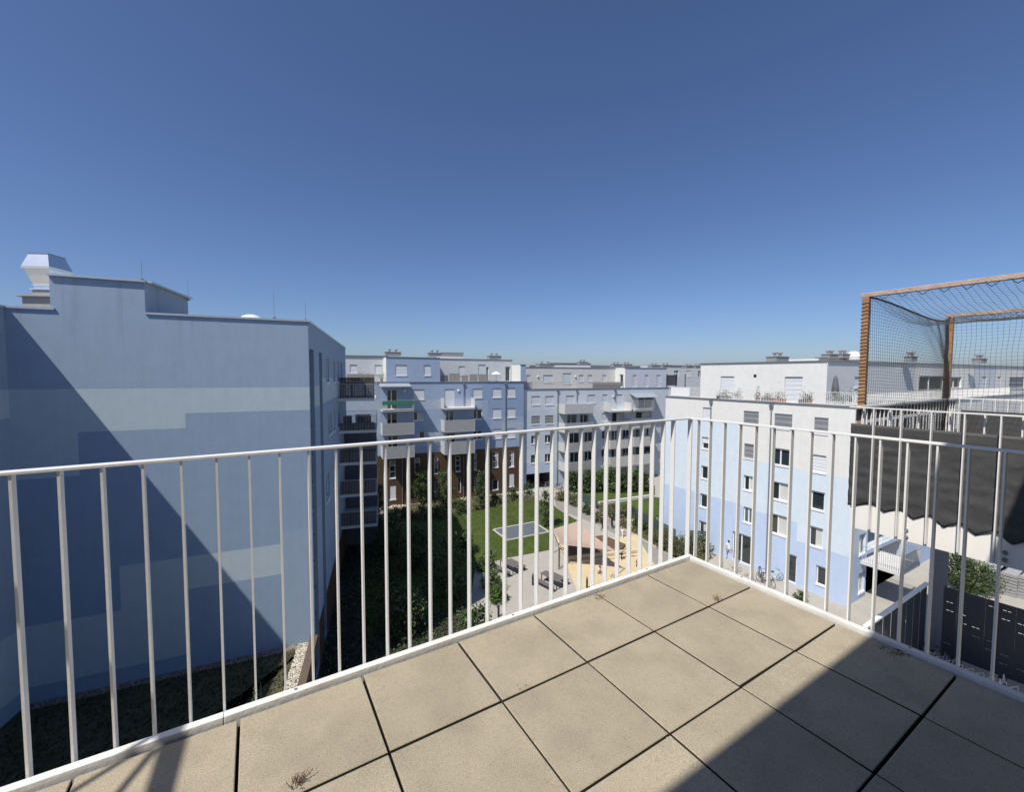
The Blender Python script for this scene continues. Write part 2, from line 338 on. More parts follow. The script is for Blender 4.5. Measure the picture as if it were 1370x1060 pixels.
# ================================================================ STRUCTURE: ground
def sheet(name, poly, z, mats, label): 
    b = MB(); b.q([(p[0], p[1], z) for p in poly]); o = struct(name, b, mats, label)
    if o.data.polygons[0].normal.z < 0: o.data.flip_normals()
    return o
PAVE = mat('courtyard_paving', (0.40, 0.375, 0.33), 0.9, 0, 0.10, 0.6, 0.3, 30)
b = MB(); b.q([(-3000, -400, 0), (3000, -400, 0), (3000, 5000, 0), (-3000, 5000, 0)]); struct('ground', b, [mat('far_ground', (0.16, 0.16, 0.12), 0.95, 0, 0.3, 0.02)], 'the wide ground around the apartment blocks')
sheet('courtyard_paving', [(-14, 6), (60, 6), (60, 75), (-24, 75)], 0.02, [PAVE], 'pale paving of the courtyard between the blocks')
LAWN = mat('lawn_green', (0.050, 0.080, 0.008), 0.9, 0, 0.25, 0.35, 0.9, 25, col2=(0.078, 0.118, 0.014))
def gp(cr, pts): return [tuple(ong(*cr(*p)))[:2] for p in pts]
lawn_poly = gp(c5, [(330, 420), (470, 380), (640, 365), (800, 335), (980, 300), (1150, 282)])+gp(c6, [(150, 287), (170, 290), (240, 300), (262, 330), (380, 400), (250, 440), (225, 470), (240, 555), (0, 600)])+gp(c5, [(950, 608), (880, 625), (800, 640)])+[(-3.0, 30), (-9.0, 26), (-12.0, 33)]
sheet('lawn', lawn_poly, 0.06, [LAWN], 'sunlit lawn in the courtyard')
sheet('back_lawn', gp(c6, [(480, 300), (360, 255), (560, 215), (800, 205), (800, 258)]), 0.05, [LAWN], 'strip of grass before the far wing')
sheet('garden_lawn', gp(c6, [(560, 305), (800, 268), (980, 300), (1000, 480), (900, 432), (640, 332)]), 0.05, [LAWN], 'small garden lawn by the white wing')
sheet('path', gp(c6, [(255, 268), (330, 268), (480, 335), (620, 440), (760, 520), (900, 600), (1010, 660), (860, 700), (640, 500), (480, 415), (262, 330)]), 0.045, [mat('path_asphalt', (0.27, 0.255, 0.235), 0.9, 0, 0.10, 1.5, 0.3, 40)], 'grey path crossing the courtyard')
sheet('shade_fill_bed', [(-3.2, 30.3), (-2.0, 24), (-4.5, 16), (-9.5, 14), (-13.8, 30), (-18, 45), (-15, 50), (-12, 44)], 0.04, [mat('shade_dark_ground', (0.045, 0.038, 0.028), 0.95, 0, .4, 1.5, .8, 10)], 'dark ground laid to deepen the shade of the blue block')  # near-black ground colour stands in for the deep courtyard shade
SOIL = mat('olive_bed', (0.10, 0.095, 0.05), 0.95, 0, .4, 1.2, .8, 10, col2=(0.17, 0.14, 0.08))
path_bed = gp(c6, [(322, 262), (480, 328), (620, 430), (760, 508), (900, 590), (1010, 650), (1120, 600), (900, 430), (640, 330), (480, 292), (370, 250)])
sheet('path_bed', path_bed, 0.035, [SOIL], 'planted strip between the path and the gardens')
base_bed = gp(c5, [(300, 440), (330, 425), (470, 385), (640, 370), (800, 340), (980, 305), (1150, 287), (1140, 262), (980, 255), (700, 275), (400, 318), (300, 335)])
sheet('base_bed', base_bed, 0.035, [SOIL], 'planted strip along the brown base')
SAND = mat('play_sand', (0.58, 0.48, 0.30), 0.95, 0, 0.10, 0.8, 0.5, 20)
sheet('play_sand', gp(c6, [(252, 470), (330, 540), (700, 470), (740, 545), (800, 640), (740, 700), (520, 760), (380, 800), (318, 640)]), 0.055, [SAND], 'yellow sand of the play area')
pad = gp(c5, [(897, 450), (1120, 408)])+gp(c6, [(140, 408), (222, 462)])+gp(c5, [(975, 508)])
PADM = mat('blue_grey_pad', (0.11, 0.13, 0.15), 0.7, 0, 0.08, 2)
sheet('play_pad', pad, 0.10, [PADM], 'blue grey rubber pad in the lawn')
b = MB()
for p0, p1 in zip(pad, pad[1:]+pad[:1]): b.bar((*p0, 0.09), (*p1, 0.09), 0.14, 0.12)
tag(b.build('pad_kerb', [mat('pale_kerb', (0.55, 0.53, 0.48), 0.8, 0, 0.1, 3)]), 'pale kerb framing the blue grey rubber pad', 'kerb', kind='structure')
# ================================================================ BUILDINGS
def mass(parent, fac, s0, s1, d, z0, z1, m, y=0.0, roofm=None):
    b = MB(fac.M)
    b.q([(s0, y, z0), (s0, y, z1), (s0, d, z1), (s0, d, z0)]); b.q([(s1, y, z0), (s1, d, z0), (s1, d, z1), (s1, y, z1)]); b.q([(s0, d, z0), (s0, d, z1), (s1, d, z1), (s1, d, z0)])
    b.build('wall', [m], parent)
    r = MB(fac.M); r.q([(s0, y+0.01, z1-0.25), (s1, y+0.01, z1-0.25), (s1, d-0.01, z1-0.25), (s0, d-0.01, z1-0.25)]); r.build('roof', [roofm or ROOFM], parent)
def copr(parent, fac, pts, z, w_=0.34, h_=0.07, m=None, name='coping'):
    b = MB(fac.M); coping(b, pts, w_, h_, z); return b.build(name, [m or COPING], parent)
def wins(parent, fac, holes): 
    for h, k in holes: window(parent, fac, h, k)
# ---- L: long blue block on the left, seen end-on
C0 = Vector((-10.06, 21.0, 0)); L = Fac(C0, 66.5); LZ = 19.15
Lr = root('apartment_block', L.M, 'blue block with pale stepped bands and a huge diagonal shadow on its blank end wall', 'apartment block')
S0 = -10.73; P = L.P
lt = [(S0, P((0, 0))[0]*0, 0, 0, 1)]
za = E-0.66; zb_ = E-1.79; zc = P((105, 578.6))[1]
sB = P((248, 560))[0]; sC = P((105, 600))[0]
lz2 = P((378, 728))[1]; lz3 = P((379, 768))[1]; sD = P((379, 740))[0]; sE = P((248, 790))[0]; sF = P((160, 770))[0]
lz4 = P((240, 878))[1]; lz1b = P((100, 828))[1]
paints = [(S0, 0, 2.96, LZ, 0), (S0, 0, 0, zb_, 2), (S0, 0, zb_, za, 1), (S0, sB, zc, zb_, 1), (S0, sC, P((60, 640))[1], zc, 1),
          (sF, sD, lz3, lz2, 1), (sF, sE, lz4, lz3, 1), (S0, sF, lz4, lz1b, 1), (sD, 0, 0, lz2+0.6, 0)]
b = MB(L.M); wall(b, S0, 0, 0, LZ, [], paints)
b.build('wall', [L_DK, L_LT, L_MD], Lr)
LS = Fac(C0, -17.1); cs = crop(3.314, 400, 440); Q = LS.P
hol = []
for (x0, y0, x1, y1, k) in [(120, 125, 133, 240, 'open'), (150, 135, 160, 238, 'open'), (168, 140, 177, 238, 'open'), (184, 146, 192, 236, 'open'),
        (130, 375, 145, 470, 'open'), (152, 362, 161, 455, 'open'), (172, 345, 180, 440, 'open'), (120, 640, 136, 760, 'open'), (152, 600, 162, 700, 'open')]:
    hol.append((rect(LS, cs, x0, y0, x1, y1), k))
st = [(Q(cs(48, 200))[0]+0.0, Q(cs(67, 200))[0], 0.6, Q(cs(57, 92))[1]), (Q(cs(90, 200))[0], Q(cs(103, 200))[0], 0.6, Q(cs(96, 105))[1])]
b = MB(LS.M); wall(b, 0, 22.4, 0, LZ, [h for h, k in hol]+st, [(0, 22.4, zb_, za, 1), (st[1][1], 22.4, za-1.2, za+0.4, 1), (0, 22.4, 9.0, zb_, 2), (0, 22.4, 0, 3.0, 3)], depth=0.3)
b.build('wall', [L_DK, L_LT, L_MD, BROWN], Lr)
for a, c_, z0, z1 in st:
    g = MB(LS.M); g.box(a, c_, 0.18, 0.22, z0, z1); o = g.build('stair_window', [GLASS], Lr)
    z = z0
    while z < z1: g = MB(LS.M); g.box(a, c_, 0.12, 0.179, z, z+0.08); z += 1.45; g.build('glazing_bar', [PIPE], o)
wins(Lr, LS, hol)
back = [L.W(S0, 0, 0), L.W(S0-3, 18, 0), LS.W(22.4, 0, 0), C0]
b = MB(); b.q([(p.x, p.y, LZ-0.25) for p in back][::-1]); b.build('roof', [ROOFM], Lr)
b = MB(); p, q = back[2], back[1]; b.q([(p.x, p.y, 0), (q.x, q.y, 0), (q.x, q.y, LZ), (p.x, p.y, LZ)]); p, q = back[1], back[0]; b.q([(p.x, p.y, 0), (q.x, q.y, 0), (q.x, q.y, LZ), (p.x, p.y, LZ)]); b.build('wall', [L_DK], Lr)
ts0, ts1, TZ = P((66, 380))[0], P((193, 380))[0], E+3.92
copr(Lr, L, [(S0-0.1, 0.12), (ts0+0.12, 0.12)], LZ, 0.36, 0.09, LCOP); copr(Lr, L, [(ts1, 0.12), (0.06, 0.12)], LZ, 0.36, 0.09, LCOP)
b = MB(); p, q = LS.W(-0.06, 0.12, LZ+0.045), LS.W(22.5, 0.12, LZ+0.045); b.bar(p, q, 0.36, 0.09); b.build('coping', [LCOP], Lr)
tw = MB(L.M); tdir = LS.u; far = L.M.inverted() @ (L.W(ts1, 0, 0)+Vector((LS.u.x, LS.u.y, 0))*4.3)
tw.prism([(ts0, 0.0), (ts1, 0.0), (far.x, far.y), (ts0-1, 4.0)], LZ+0.001, TZ); tw.build('stair_tower', [L_DK], Lr)
copr(Lr, L, [(ts0-0.05, 0.1), (ts1+0.05, 0.1), (far.x+0.03, far.y)], TZ, 0.40, 0.08, LCOP)
for s, z0, h in [(ts1-0.02, TZ, 1.0)]:
    pass
def lightning_rod(loc, h, label):
    b = MB(); b.tube(loc, Vector(loc)+Vector((0, 0, h)), 0.012, 5, r2=0.006); b.lathe([(0.09, 0), (0.09, 0.05), (0.02, 0.08)], 8, c=loc)
    tag(b.build('lightning_rod', [PIPE]), label, 'lightning rod', 'thin lightning rods on the roofs')
def rodpx(x, ybase, ytop, D, label):
    d = ray(x, ybase); p = d*(D/d.y); d2 = ray(x, ytop); p2 = d2*(D/d2.y); lightning_rod(Vector((p.x, p.y, p.z+E)), p2.z-p.z, label)
rodpx(190, 375, 349, 19.0, 'thin rod on the front corner of the stair tower'); rodpx(252, 402, 374, 22.3, 'thin rod at the rear corner of the stair tower')
rodpx(367, 426, 388, 22.5, 'thin rod on the roof just right of the white dome'); rodpx(409, 429, 403, 22.4, 'thin rod near the sunny corner of the blue roof')
# dome skylight on the blue roof
def dome(loc, r, h, label):
    t = root('skylight_dome', loc, label, 'skylight'); b = MB(Matrix.Translation(loc)); b.lathe([(r*1.05, 0), (r*1.05, 0.25)], 20); b.build('kerb', [SLABM], t)
    b = MB(Matrix.Translation(loc)); b.lathe([(r*math.cos(a), 0.25+h*math.sin(a)) for a in [rad(x) for x in range(0, 90, 10)]], 24); b.build('dome', [ACR], t, smooth=True)
p = L.W(P((336, 424), -2.4)[0], 2.4, LZ-0.25); dome(p, 0.66, 0.52, 'white acrylic dome skylight on the roof of the blue block')
# exhaust hood beside the tower
p = ray(66, 400); p = p*(18.6/p.y); hp = Vector((p.x, p.y, LZ-.24)); hd = root('exhaust_hood', Matrix.Translation(hp) @ Matrix.Rotation(rad(5), 4, 'Z'), 'shiny sheet metal exhaust hood left of the stair tower', 'roof exhaust'); HM = ROOTM[hd.name]; h0 = E-hp.z
def frus(b, z0, x0, z1, x1, y0=None, y1=None):
    y0 = y0 or x0; y1 = y1 or x1
    b.mesh([(-x0, -y0, z0), (x0, -y0, z0), (x0, y0, z0), (-x0, y0, z0), (-x1, -y1, z1), (x1, -y1, z1), (x1, y1, z1), (-x1, y1, z1)], [(0,3,2,1),(4,5,6,7),(0,1,5,4),(1,2,6,5),(2,3,7,6),(3,0,4,7)])
b = MB(HM); frus(b, 0, .55, h0+3.22, .55); frus(b, h0+3.22, .70, h0+3.29, .70); frus(b, h0+3.29, .34, h0+3.55, .34); b.build('base', [mat('grey_roof_base', (.34, .34, .33), .8, 0, .1, 3)], hd)
b = MB(HM); frus(b, h0+3.55, .40, h0+3.60, .40); frus(b, h0+3.60, .31, h0+3.72, .31); frus(b, h0+3.72, .35, h0+3.77, .35); frus(b, h0+3.77, .31, h0+4.40, .48); b.build('duct', [STEELW], hd)
b = MB(HM); frus(b, h0+4.40, .535, h0+4.50, .545); frus(b, h0+4.50, .54, h0+5.05, .38); b.build('hood', [STEELW], hd)
b = MB(HM); frus(b, h0+5.05, .40, h0+5.08, .40); b.build('lid', [PIPE], hd)
# balconies of the blue block
for k, z in enumerate((14.35, 11.66, 8.97, 6.28, 3.59)): balcony(Lr, LS, 14.4, 19.6, z, z+(1.45), 2.95, 'bars')
b = MB(LS.M); b.box(19.45, 19.58, -2.9, -.01, 0, 11.6); b.build('shade_fill_panel', [plaster('shade_fill_render', (0.14, 0.15, 0.18))], Lr)  # dark wall added behind the balconies to imitate their deep shade
# dark furniture and a screen on them; dark panels stand in for shade
def screen(M, w_, h_, name, label, m, cat, grp=None):
    b = MB(M); n = int(w_/0.11)
    for k in range(n): b.box(k*w_/n, k*w_/n+w_/n*0.88, -0.012, 0.012, 0.03, h_)
    b.box(0, w_, 0.013, 0.035, 0.1, 0.15); b.box(0, w_, 0.013, 0.035, h_-0.2, h_-0.15)
    return tag(b.build(name, [m]), label, cat, grp)
def side_pt(s, n, z): return LS.W(s, -n, z)
for k, z in enumerate((11.66, 8.97, 6.28, 3.59)):
    screen(Matrix.Translation(side_pt(14.50, 0.06, z+.22)) @ Matrix.Rotation(rad(17.1), 4, 'Z'), 2.8, .62 if k == 0 else 1.12, 'screen_panel', 'dark panel standing in for shade at the near end of the %s shaded balcony of the blue block' % ('second', 'third', 'fourth', 'lowest')[k], DARKW, 'screen', 'dark panels standing in for balcony shade')
Mx = Matrix.Translation(side_pt(14.55, 0.1, 14.57)) @ Matrix.Rotation(rad(-17.1*-1+0), 4, 'Z')
screen(Mx, 2.75, 1.75, 'screen_panel', 'dark slatted privacy screen on the topmost balcony of the blue block', DARKW, 'screen')
# chairs and parasol on balcony two
def chair(M, label, m=DARKW, grp=None):
    t = root('garden_chair', M, label, 'chair', grp); b = MB(M); b.box(-.25, .25, -.25, .25, .38, .46); b.build('seat', [m], t)
    b = MB(M); b.box(-.27, .27, .22, .30, .46, .95); b.build('backrest', [m], t)
    for x in (-.22, .22):
        for y in (-.22, .22):
            b = MB(M); b.box(x-.02, x+.02, y-.02, y+.02, 0, .38); b.build('leg', [m], t)
    return t
for s, n_, a, lab in [(15.0, 0.7, 0.5, 'nearest the wall'), (15.1, 1.5, -0.4, 'beside the parasol'), (15.0, 2.4, 0.9, 'at the outer corner')]:
    chair(Matrix.Translation(side_pt(s, n_, 11.88)) @ Matrix.Rotation(a, 4, 'Z') @ Matrix.Scale(1.25, 4), 'dark wicker chair on the shaded second balcony, '+lab, grp='wicker chairs on the shaded second balcony')
# ---- W: wing joining on the left, only a sliver of it in view
icor = L.W(S0, 0, 0); W = Fac(icor-Vector((math.sin(rad(-15)), math.cos(rad(-15)), 0))*22, -15)
Wr = root('apartment_wing', W.M, 'shaded blue wall at the far left edge that throws the diagonal shadow', 'apartment block')
b = MB(W.M); wall(b, 0, 22, 0, LZ, [], [(0, 22, zb_, za, 1), (0, 22, lz4, lz1b, 1), (0, 22, 0, lz4, 2)]); b.build('wall', [L_DK, L_LT, L_MD], Wr)
mass(Wr, W, 0, 22, 9, 0, LZ, L_DK); copr(Wr, W, [(0, 0.12), (22.1, 0.12)], LZ, 0.36, 0.09, LCOP)
# ---- podium with green roof between the blocks
PZ = 2.96; pdir = Vector((-LS.u.x, -LS.u.y, 0)); pe = C0+pdir*19
poly = [C0, pe, pe+Vector((-14, -3, 0)), W.W(4, 0, 0), icor]
Pr = root('podium', Matrix.Translation(C0), 'low podium with a planted roof at the foot of the blue end wall', 'podium')
b = MB(); b.prism([(p.x, p.y) for p in poly], 0, PZ-0.05); b.build('wall', [BROWN], Pr)
SED = mat('sedum_roof', (0.055, 0.065, 0.030), 0.95, 0, 0.4, 1.2, 1.0, 12, col2=(0.11, 0.10, 0.055))
b = MB(); b.prism([(p.x, p.y) for p in poly], PZ-0.049, PZ); b.build('planted_roof', [SED], Pr)
b = MB(); n_ = Vector((-pdir.y, pdir.x, 0))   # to the courtyard side
for k in range(9):
    a, c_ = C0+pdir*(0.25+k*2)+n_*(0.02), C0+pdir*(0.25+k*2+1.985)+n_*(0.02); b.bar((a.x, a.y, PZ+0.12), (c_.x, c_.y, PZ+0.12), 0.34, 0.62)
b.build('parapet', [mat('brown_parapet_metal', (0.17, 0.12, 0.085), 0.5, 0.2, 0.08, 3)], Pr)
PEB = [mat('white_pebbles', (0.62, 0.58, 0.50), 0.9, 0, 0.15, 8), mat('grey_pebbles', (0.33, 0.30, 0.26), 0.9, 0, 0.15, 8)]
def pebbles(name, pts, rmin, rmax, mats, label, z, kind='stuff'):
    b = MB()
    for x, y in pts:
        r = R_.uniform(rmin, rmax); a = R_.random()*6.28; ca, sa = math.cos(a), math.sin(a); h = r*0.7; zz = z+h*0.3
        v = [(x+ca*r, y+sa*r, zz), (x-sa*r*.8, y+ca*r*.8, zz), (x-ca*r, y-sa*r, zz), (x+sa*r*.7, y-ca*r*.7, zz), (x, y, zz+h), (x, y, zz-h)]
        b.mesh(v, [(0,1,4),(1,2,4),(2,3,4),(3,0,4),(1,0,5),(2,1,5),(3,2,5),(0,3,5)], 0 if R_.random() < .7 else 1)
    return tag(b.build(name, mats), label, 'pebbles', kind=kind)
pts = []
wpts = []
for _ in range(2600):
    s = -R_.random()**1.2*10.6; wpts.append(tuple(L.W(s, -R_.uniform(0.02, 0.42), 0))[:2])
for _ in range(2600):
    t = R_.random()**1.3*9; q = C0+pdir*(0.1+t)-n_*R_.uniform(0.18, 0.75); pts.append((q.x, q.y))
pebbles('wall_pebbles', wpts, 0.025, 0.06, [mat('shaded_pebbles', (0.20, 0.165, 0.125), 0.9, 0, .3, 8), PEB[1]], 'pebbles coloured dark for the shade along the foot of the blue end wall', PZ)  # darker copy of the roof pebbles, the wall's shade put into the colour
pebbles('roof_pebbles', pts, 0.025, 0.06, PEB, 'strip of pale pebbles around the planted roof', PZ)
b = MB()
for _ in range(9000):       # low sedum tufts
    k = R_.random(); s = -R_.random()*10.5; y = -R_.uniform(0.45, 11)
    q = L.W(s, y, 0)
    if (q-C0).dot(n_) > -0.8: continue
    h = R_.uniform(0.03, 0.13); a = R_.random()*3.14; dx, dy = math.cos(a)*0.05, math.sin(a)*0.05
    b.q([(q.x-dx, q.y-dy, PZ), (q.x+dx, q.y+dy, PZ), (q.x+dx*.4+dy, q.y+dy*.4, PZ+h)], R_.choice((0, 1, 1)))
tag(b.build('sedum_tufts', [LEAF[1], LEAF[2]]), 'low sedum and grass growing on the podium roof', 'ground cover', kind='stuff')
# ---- F1: lavender block across the courtyard, brown two-storey base
f1p = ong(687, 659); F1 = Fac(f1p, 67); P = F1.P; ZB, ZT, ZR = 6.48, 15.56, 18.68
F1r = root('apartment_block', F1.M, 'lavender block with two balcony stacks above a dark brown base', 'apartment block')
fs0, fs1 = P(c3(110, 500))[0]-2, P(c3(1275, 500))[0]
spec = [(553, 397, 625, 465, 'shut'), (943, 392, 1005, 455, 'shut'), (1070, 390, 1130, 452, 'shut'), (1168, 388, 1222, 450, 'shut'),
        (757, 395, 825, 517, 'shut'), (380, 400, 450, 530, 'open'),
        (553, 543, 622, 600, 'open'), (945, 528, 1005, 592, 'open'), (1070, 523, 1130, 588, 'shut'), (1167, 520, 1222, 583, 'shut'), (765, 540, 820, 665, 'open'), (380, 550, 450, 688, 'open'),
        (1070, 657, 1130, 720, 'shut'), (1168, 652, 1222, 715, 'shut'), (590, 672, 628, 735, 'open'), (945, 668, 1005, 725, 'open'), (770, 685, 830, 800, 'open'), (385, 702, 455, 838, 'open'),
        (170, 560, 270, 620, 'open'), (170, 468, 260, 476, 'shut')]
spec = spec[:-1]
H = [(rect(F1, c3, *q[:4]), q[4]) for q in spec]
c12 = crop(6.85, 500, 580)
bs = [(145, 245, 200, 415, 'tall'), (145, 475, 205, 610, 'shut'), (375, 225, 425, 360, 'tall'), (555, 210, 592, 370, 'tall'), (750, 205, 795, 350, 'tall'), (920, 180, 945, 335, 'tall'), (1090, 165, 1143, 315, 'tall'), (1240, 160, 1288, 310, 'tall'),
      (560, 430, 595, 590, 'door'), (770, 400, 800, 545, 'door'), (1090, 420, 1143, 520, 'open'), (1240, 365, 1288, 490, 'shut'), (925, 400, 950, 540, 'open')]
H += [(rect(F1, c12, *q[:4]), q[4]) for q in bs]
pc = lambda x0, y0, x1, y1, k: (*rect(F1, c3, x0, y0, x1, y1), k)
paints = [(fs0, fs1, ZB, ZT, 1), (fs0, fs1, 0, ZB, 3), pc(555, 462, 1000, 522, 2), pc(1040, 352, 1275, 575, 4), pc(295, 352, 760, 460, 1), pc(925, 365, 1040, 470, 4), pc(1130, 610, 1275, 700, 2), pc(110, 470, 330, 600, 2), pc(560, 680, 760, 770, 2), pc(880, 600, 1060, 790, 4), pc(760, 350, 1000, 400, 1)]
b = MB(F1.M); wall(b, fs0, fs1, 0, ZT, [h for h, k in H], paints); b.build('wall', [F_A, F_A, F_C, BROWN, F_B], F1r)
# raised front block of the top storey and the recessed terrace storey
ls0, ls1 = P(c3(375, 260))[0], P(c3(728, 260))[0]; re0, re1 = P(c3(1255, 290))[0], P(c3(1290, 290))[0]; D = 3.0
Ht = [(rect(F1, c3, 435, 237, 512, 308), 'shut'), (rect(F1, c3, 622, 238, 668, 308), 'shut')]
b = MB(F1.M); wall(b, re0, re1, ZT, ZR-0.75, [], []); b.build('wall', [F_A], F1r)
b = MB(F1.M); wall(b, ls0, ls1, ZT, ZR, [h for h, k in Ht], [])
b.q([(ls1, 0, ZT), (ls1, D, ZT), (ls1, D, ZR), (ls1, 0, ZR)]); b.build('wall', [F_A], F1r)
for a_, h_ in ((ls0, ZR), (re0, ZR-.75)): b = MB(F1.M); b.q([(a_, 0, ZT), (a_, 0, h_), (a_, D, h_), (a_, D, ZT)]); b.build('return_wall', [WHITE], F1r)
hb = [(rect(F1, c3, 137, 235, 185, 293, -D), 'shut'), (rect(F1, c3, 300, 237, 347, 297, -D), 'shut'), (rect(F1, c3, 850, 245, 890, 305, -D), 'shut'), (rect(F1, c3, 978, 235, 1027, 335, -D), 'frost'), (rect(F1, c3, 1030, 250, 1046, 335, -D), 'open'), (rect(F1, c3, 1155, 248, 1187, 345, -D), 'door')]
b = MB(F1.M); wall(b, fs0, re0, ZT, ZR, [h for h, k in hb], [], y=D); b.build('wall', [GREYP], F1r)
for h, k in hb: window(F1r, F1, h, k, y=D)
wins(F1r, F1, H+Ht)
mass(F1r, F1, fs0, fs1, 13, 0, ZT, F_A); 
b = MB(F1.M); b.q([(fs0, D, ZR), (re0+0.0, D, ZR), (re0, 12, ZR), (fs0, 12, ZR)]); b.q([(ls0, 0, ZR), (ls1, 0, ZR), (ls1, D, ZR), (ls0, D, ZR)]); b.q([(re0, 0, ZR-.75), (re1, 0, ZR-.75), (re1, 12, ZR-.75), (re0, 12, ZR-.75)]); b.q([(re0, D, ZR-.75), (re0, 12, ZR-.75), (re0, 12, ZR), (re0, D, ZR)]); b.q([(re1, 0, ZT), (re1, 12, ZT), (re1, 12, ZR-.75), (re1, 0, ZR-.75)]); b.build('roof', [ROOFM], F1r)
copr(F1r, F1, [(fs0, D+.1), (ls0-.05, D+.1)], ZR); copr(F1r, F1, [(ls0-.08, .1), (ls1+.08, .1)], ZR); copr(F1r, F1, [(ls1, D+.1), (re0, D+.1)], ZR); copr(F1r, F1, [(re0-.05, .1), (re1+.1, .1)], ZR-.75)
copr(F1r, F1, [(fs0, .1), (fs1+.1, .1)], ZT, 0.36, 0.09)
for a, c_, st_ in [(295, 378, 1), (730, 1130, 0)]:
    b = MB(F1.M); s0 = P(c3(a, 320))[0] if a > 300 else fs0+2; s1 = P(c3(c_, 320))[0]
    bars_rail(b, s0, s1, ZT+.12, ZT+1.05, 0.35, 0.14, 0.025); b.build('terrace_railing', [RAILG], F1r)
def stack(par, fac, cr, x0, x1, rows, p, styles):
    s0 = fac.P(cr(x0, rows[0][0]), p)[0]; s1 = fac.P(cr(x1, rows[0][0]), p)[0]; xm = (x0+x1)/2
    for (yt, yb), sty in zip(rows, styles):
        zt = fac.P(cr(xm, yt), p)[1]; zb = fac.P(cr(xm, yb), p)[1]; balcony(par, fac, s0, s1, zb, zt, p, sty)
    return s0, s1
st1 = stack(F1r, F1, c3, 348, 558, [(468, 542), (618, 698), (770, 850)], 1.8, ['bars', 'lattice', 'lattice'])
st2 = stack(F1r, F1, c3, 756, 956, [(455, 528), (597, 677), (738, 822)], 1.8, ['open', 'lattice', 'lattice'])
downpipe(F1r, F1, P(c3(1155, 500))[0], ZB, ZT); downpipe(F1r, F1, P(c3(883, 400))[0], P(c3(883, 500))[1], ZT)
downpipe(F1r, F1, P(c12(262, 400))[0], 0, ZB-0.1); downpipe(F1r, F1, P(c12(822, 400))[0], 0, ZB-0.1)
z = P(c3(430, 378), 1.8)[1]; b = MB(F1.M); b.mesh([(st1[0]-.2, -.02, z+.35), (st1[1]-.3, -.02, z+.35), (st1[1]-.3, -1.9, z), (st1[0]-.2, -1.9, z), (st1[0]-.2, -.02, z+.30), (st1[1]-.3, -.02, z+.30), (st1[1]-.3, -1.9, z-.06), (st1[0]-.2, -1.9, z-.06)], [(0,1,2,3),(7,6,5,4),(3,2,6,7),(0,3,7,4),(2,1,5,6)])
tag(b.build('awning', [AWN], None), 'pale grey awning over the topmost balcony with the green strip', 'awning')
zz = P(c3(440, 480), 1.85)[1]; b = MB(F1.M); b.box(st1[0]+.05, st1[1]-.05, -1.89, -1.86, zz-.35, zz+.12); tag(b.build('balcony_cloth', [GREENF]), 'green privacy cloth tied along the uppermost left balcony', 'privacy cloth')
# ---- F2: ice blue block with an underpass
f2p = F1.W(0, .35, 0); F2 = Fac(f2p, 67); P = F2.P; ZT2, ZR2 = 14.46, 17.67
F2r = root('apartment_block', F2.M, 'ice blue block with a dark underpass and three stacks of balconies', 'apartment block')
gs0, gs1 = P(c4(118, 400))[0]-0.6, P(c4(1050, 293))[0]+3
spec = [(152, 343, 208, 403, 'shut'), (242, 343, 298, 402, 'shut'), (377, 340, 430, 440, 'shut'), (520, 335, 570, 390, 'shut'), (617, 333, 648, 387, 'shut'), (705, 333, 747, 425, 'shut'), (855, 340, 950, 420, 'open'),
        (152, 473, 208, 530, 'blind'), (242, 470, 297, 527, 'blind'), (613, 455, 648, 508, 'shut'), (385, 465, 450, 560, 'open'), (470, 465, 525, 560, 'open'), (680, 450, 760, 530, 'open'), (835, 445, 940, 490, 'open'),
        (150, 602, 185, 658, 'open'), (240, 597, 285, 652, 'open'), (613, 570, 640, 625, 'open'), (400, 585, 470, 690, 'open'), (500, 580, 553, 680, 'open'), (675, 565, 730, 670, 'open'), (750, 562, 800, 665, 'open'), (835, 555, 890, 650, 'open'), (905, 553, 945, 645, 'open'),
        (148, 728, 182, 785, 'open'), (240, 722, 283, 778, 'open'), (610, 690, 638, 745, 'open'), (405, 712, 470, 810, 'open'), (500, 705, 553, 800, 'open'), (675, 685, 730, 790, 'open'), (750, 682, 800, 785, 'open'), (835, 675, 945, 775, 'open'),
        (405, 850, 470, 930, 'door'), (500, 850, 553, 930, 'door'), (680, 810, 790, 900, 'open'), (835, 800, 940, 880, 'open')]
H = [(rect(F2, c4, *q[:4]), q[4]) for q in spec]
up = rect(F2, c4, 118, 848, 282, 950); up = (up[0], up[1], 0.05, up[3])
pc = lambda x0, y0, x1, y1, k: (*rect(F2, c4, x0, y0, x1, y1), k)
b = MB(F2.M); wall(b, gs0, gs1, 0, ZT2, [h for h, k in H], [(up[0], up[1], up[2], up[3], 0)] and [pc(100, 420, 350, 690, 1), pc(100, 770, 460, 1000, 2), pc(560, 560, 1100, 1000, 1), pc(100, 520, 240, 700, 1)]) if False else wall(b, gs0, gs1, 0, ZT2, [h for h, k in H]+[up], [pc(100, 430, 350, 690, 1), pc(100, 770, 460, 1000, 2), pc(560, 640, 1100, 1000, 1)], depth=0.2)
b.build('wall', [G_A, plaster('ice_blue_mid_render', (0.54, 0.61, 0.69)), G_B], F2r)
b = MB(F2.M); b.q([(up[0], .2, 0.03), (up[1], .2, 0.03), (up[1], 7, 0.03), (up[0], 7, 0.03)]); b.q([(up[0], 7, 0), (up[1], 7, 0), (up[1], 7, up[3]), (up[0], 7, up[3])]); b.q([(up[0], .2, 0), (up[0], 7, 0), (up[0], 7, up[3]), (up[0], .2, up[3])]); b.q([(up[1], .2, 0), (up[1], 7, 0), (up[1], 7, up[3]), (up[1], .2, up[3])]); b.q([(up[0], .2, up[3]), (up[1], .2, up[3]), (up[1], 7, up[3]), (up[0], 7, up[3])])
b.build('underpass', [PIPE], F2r)
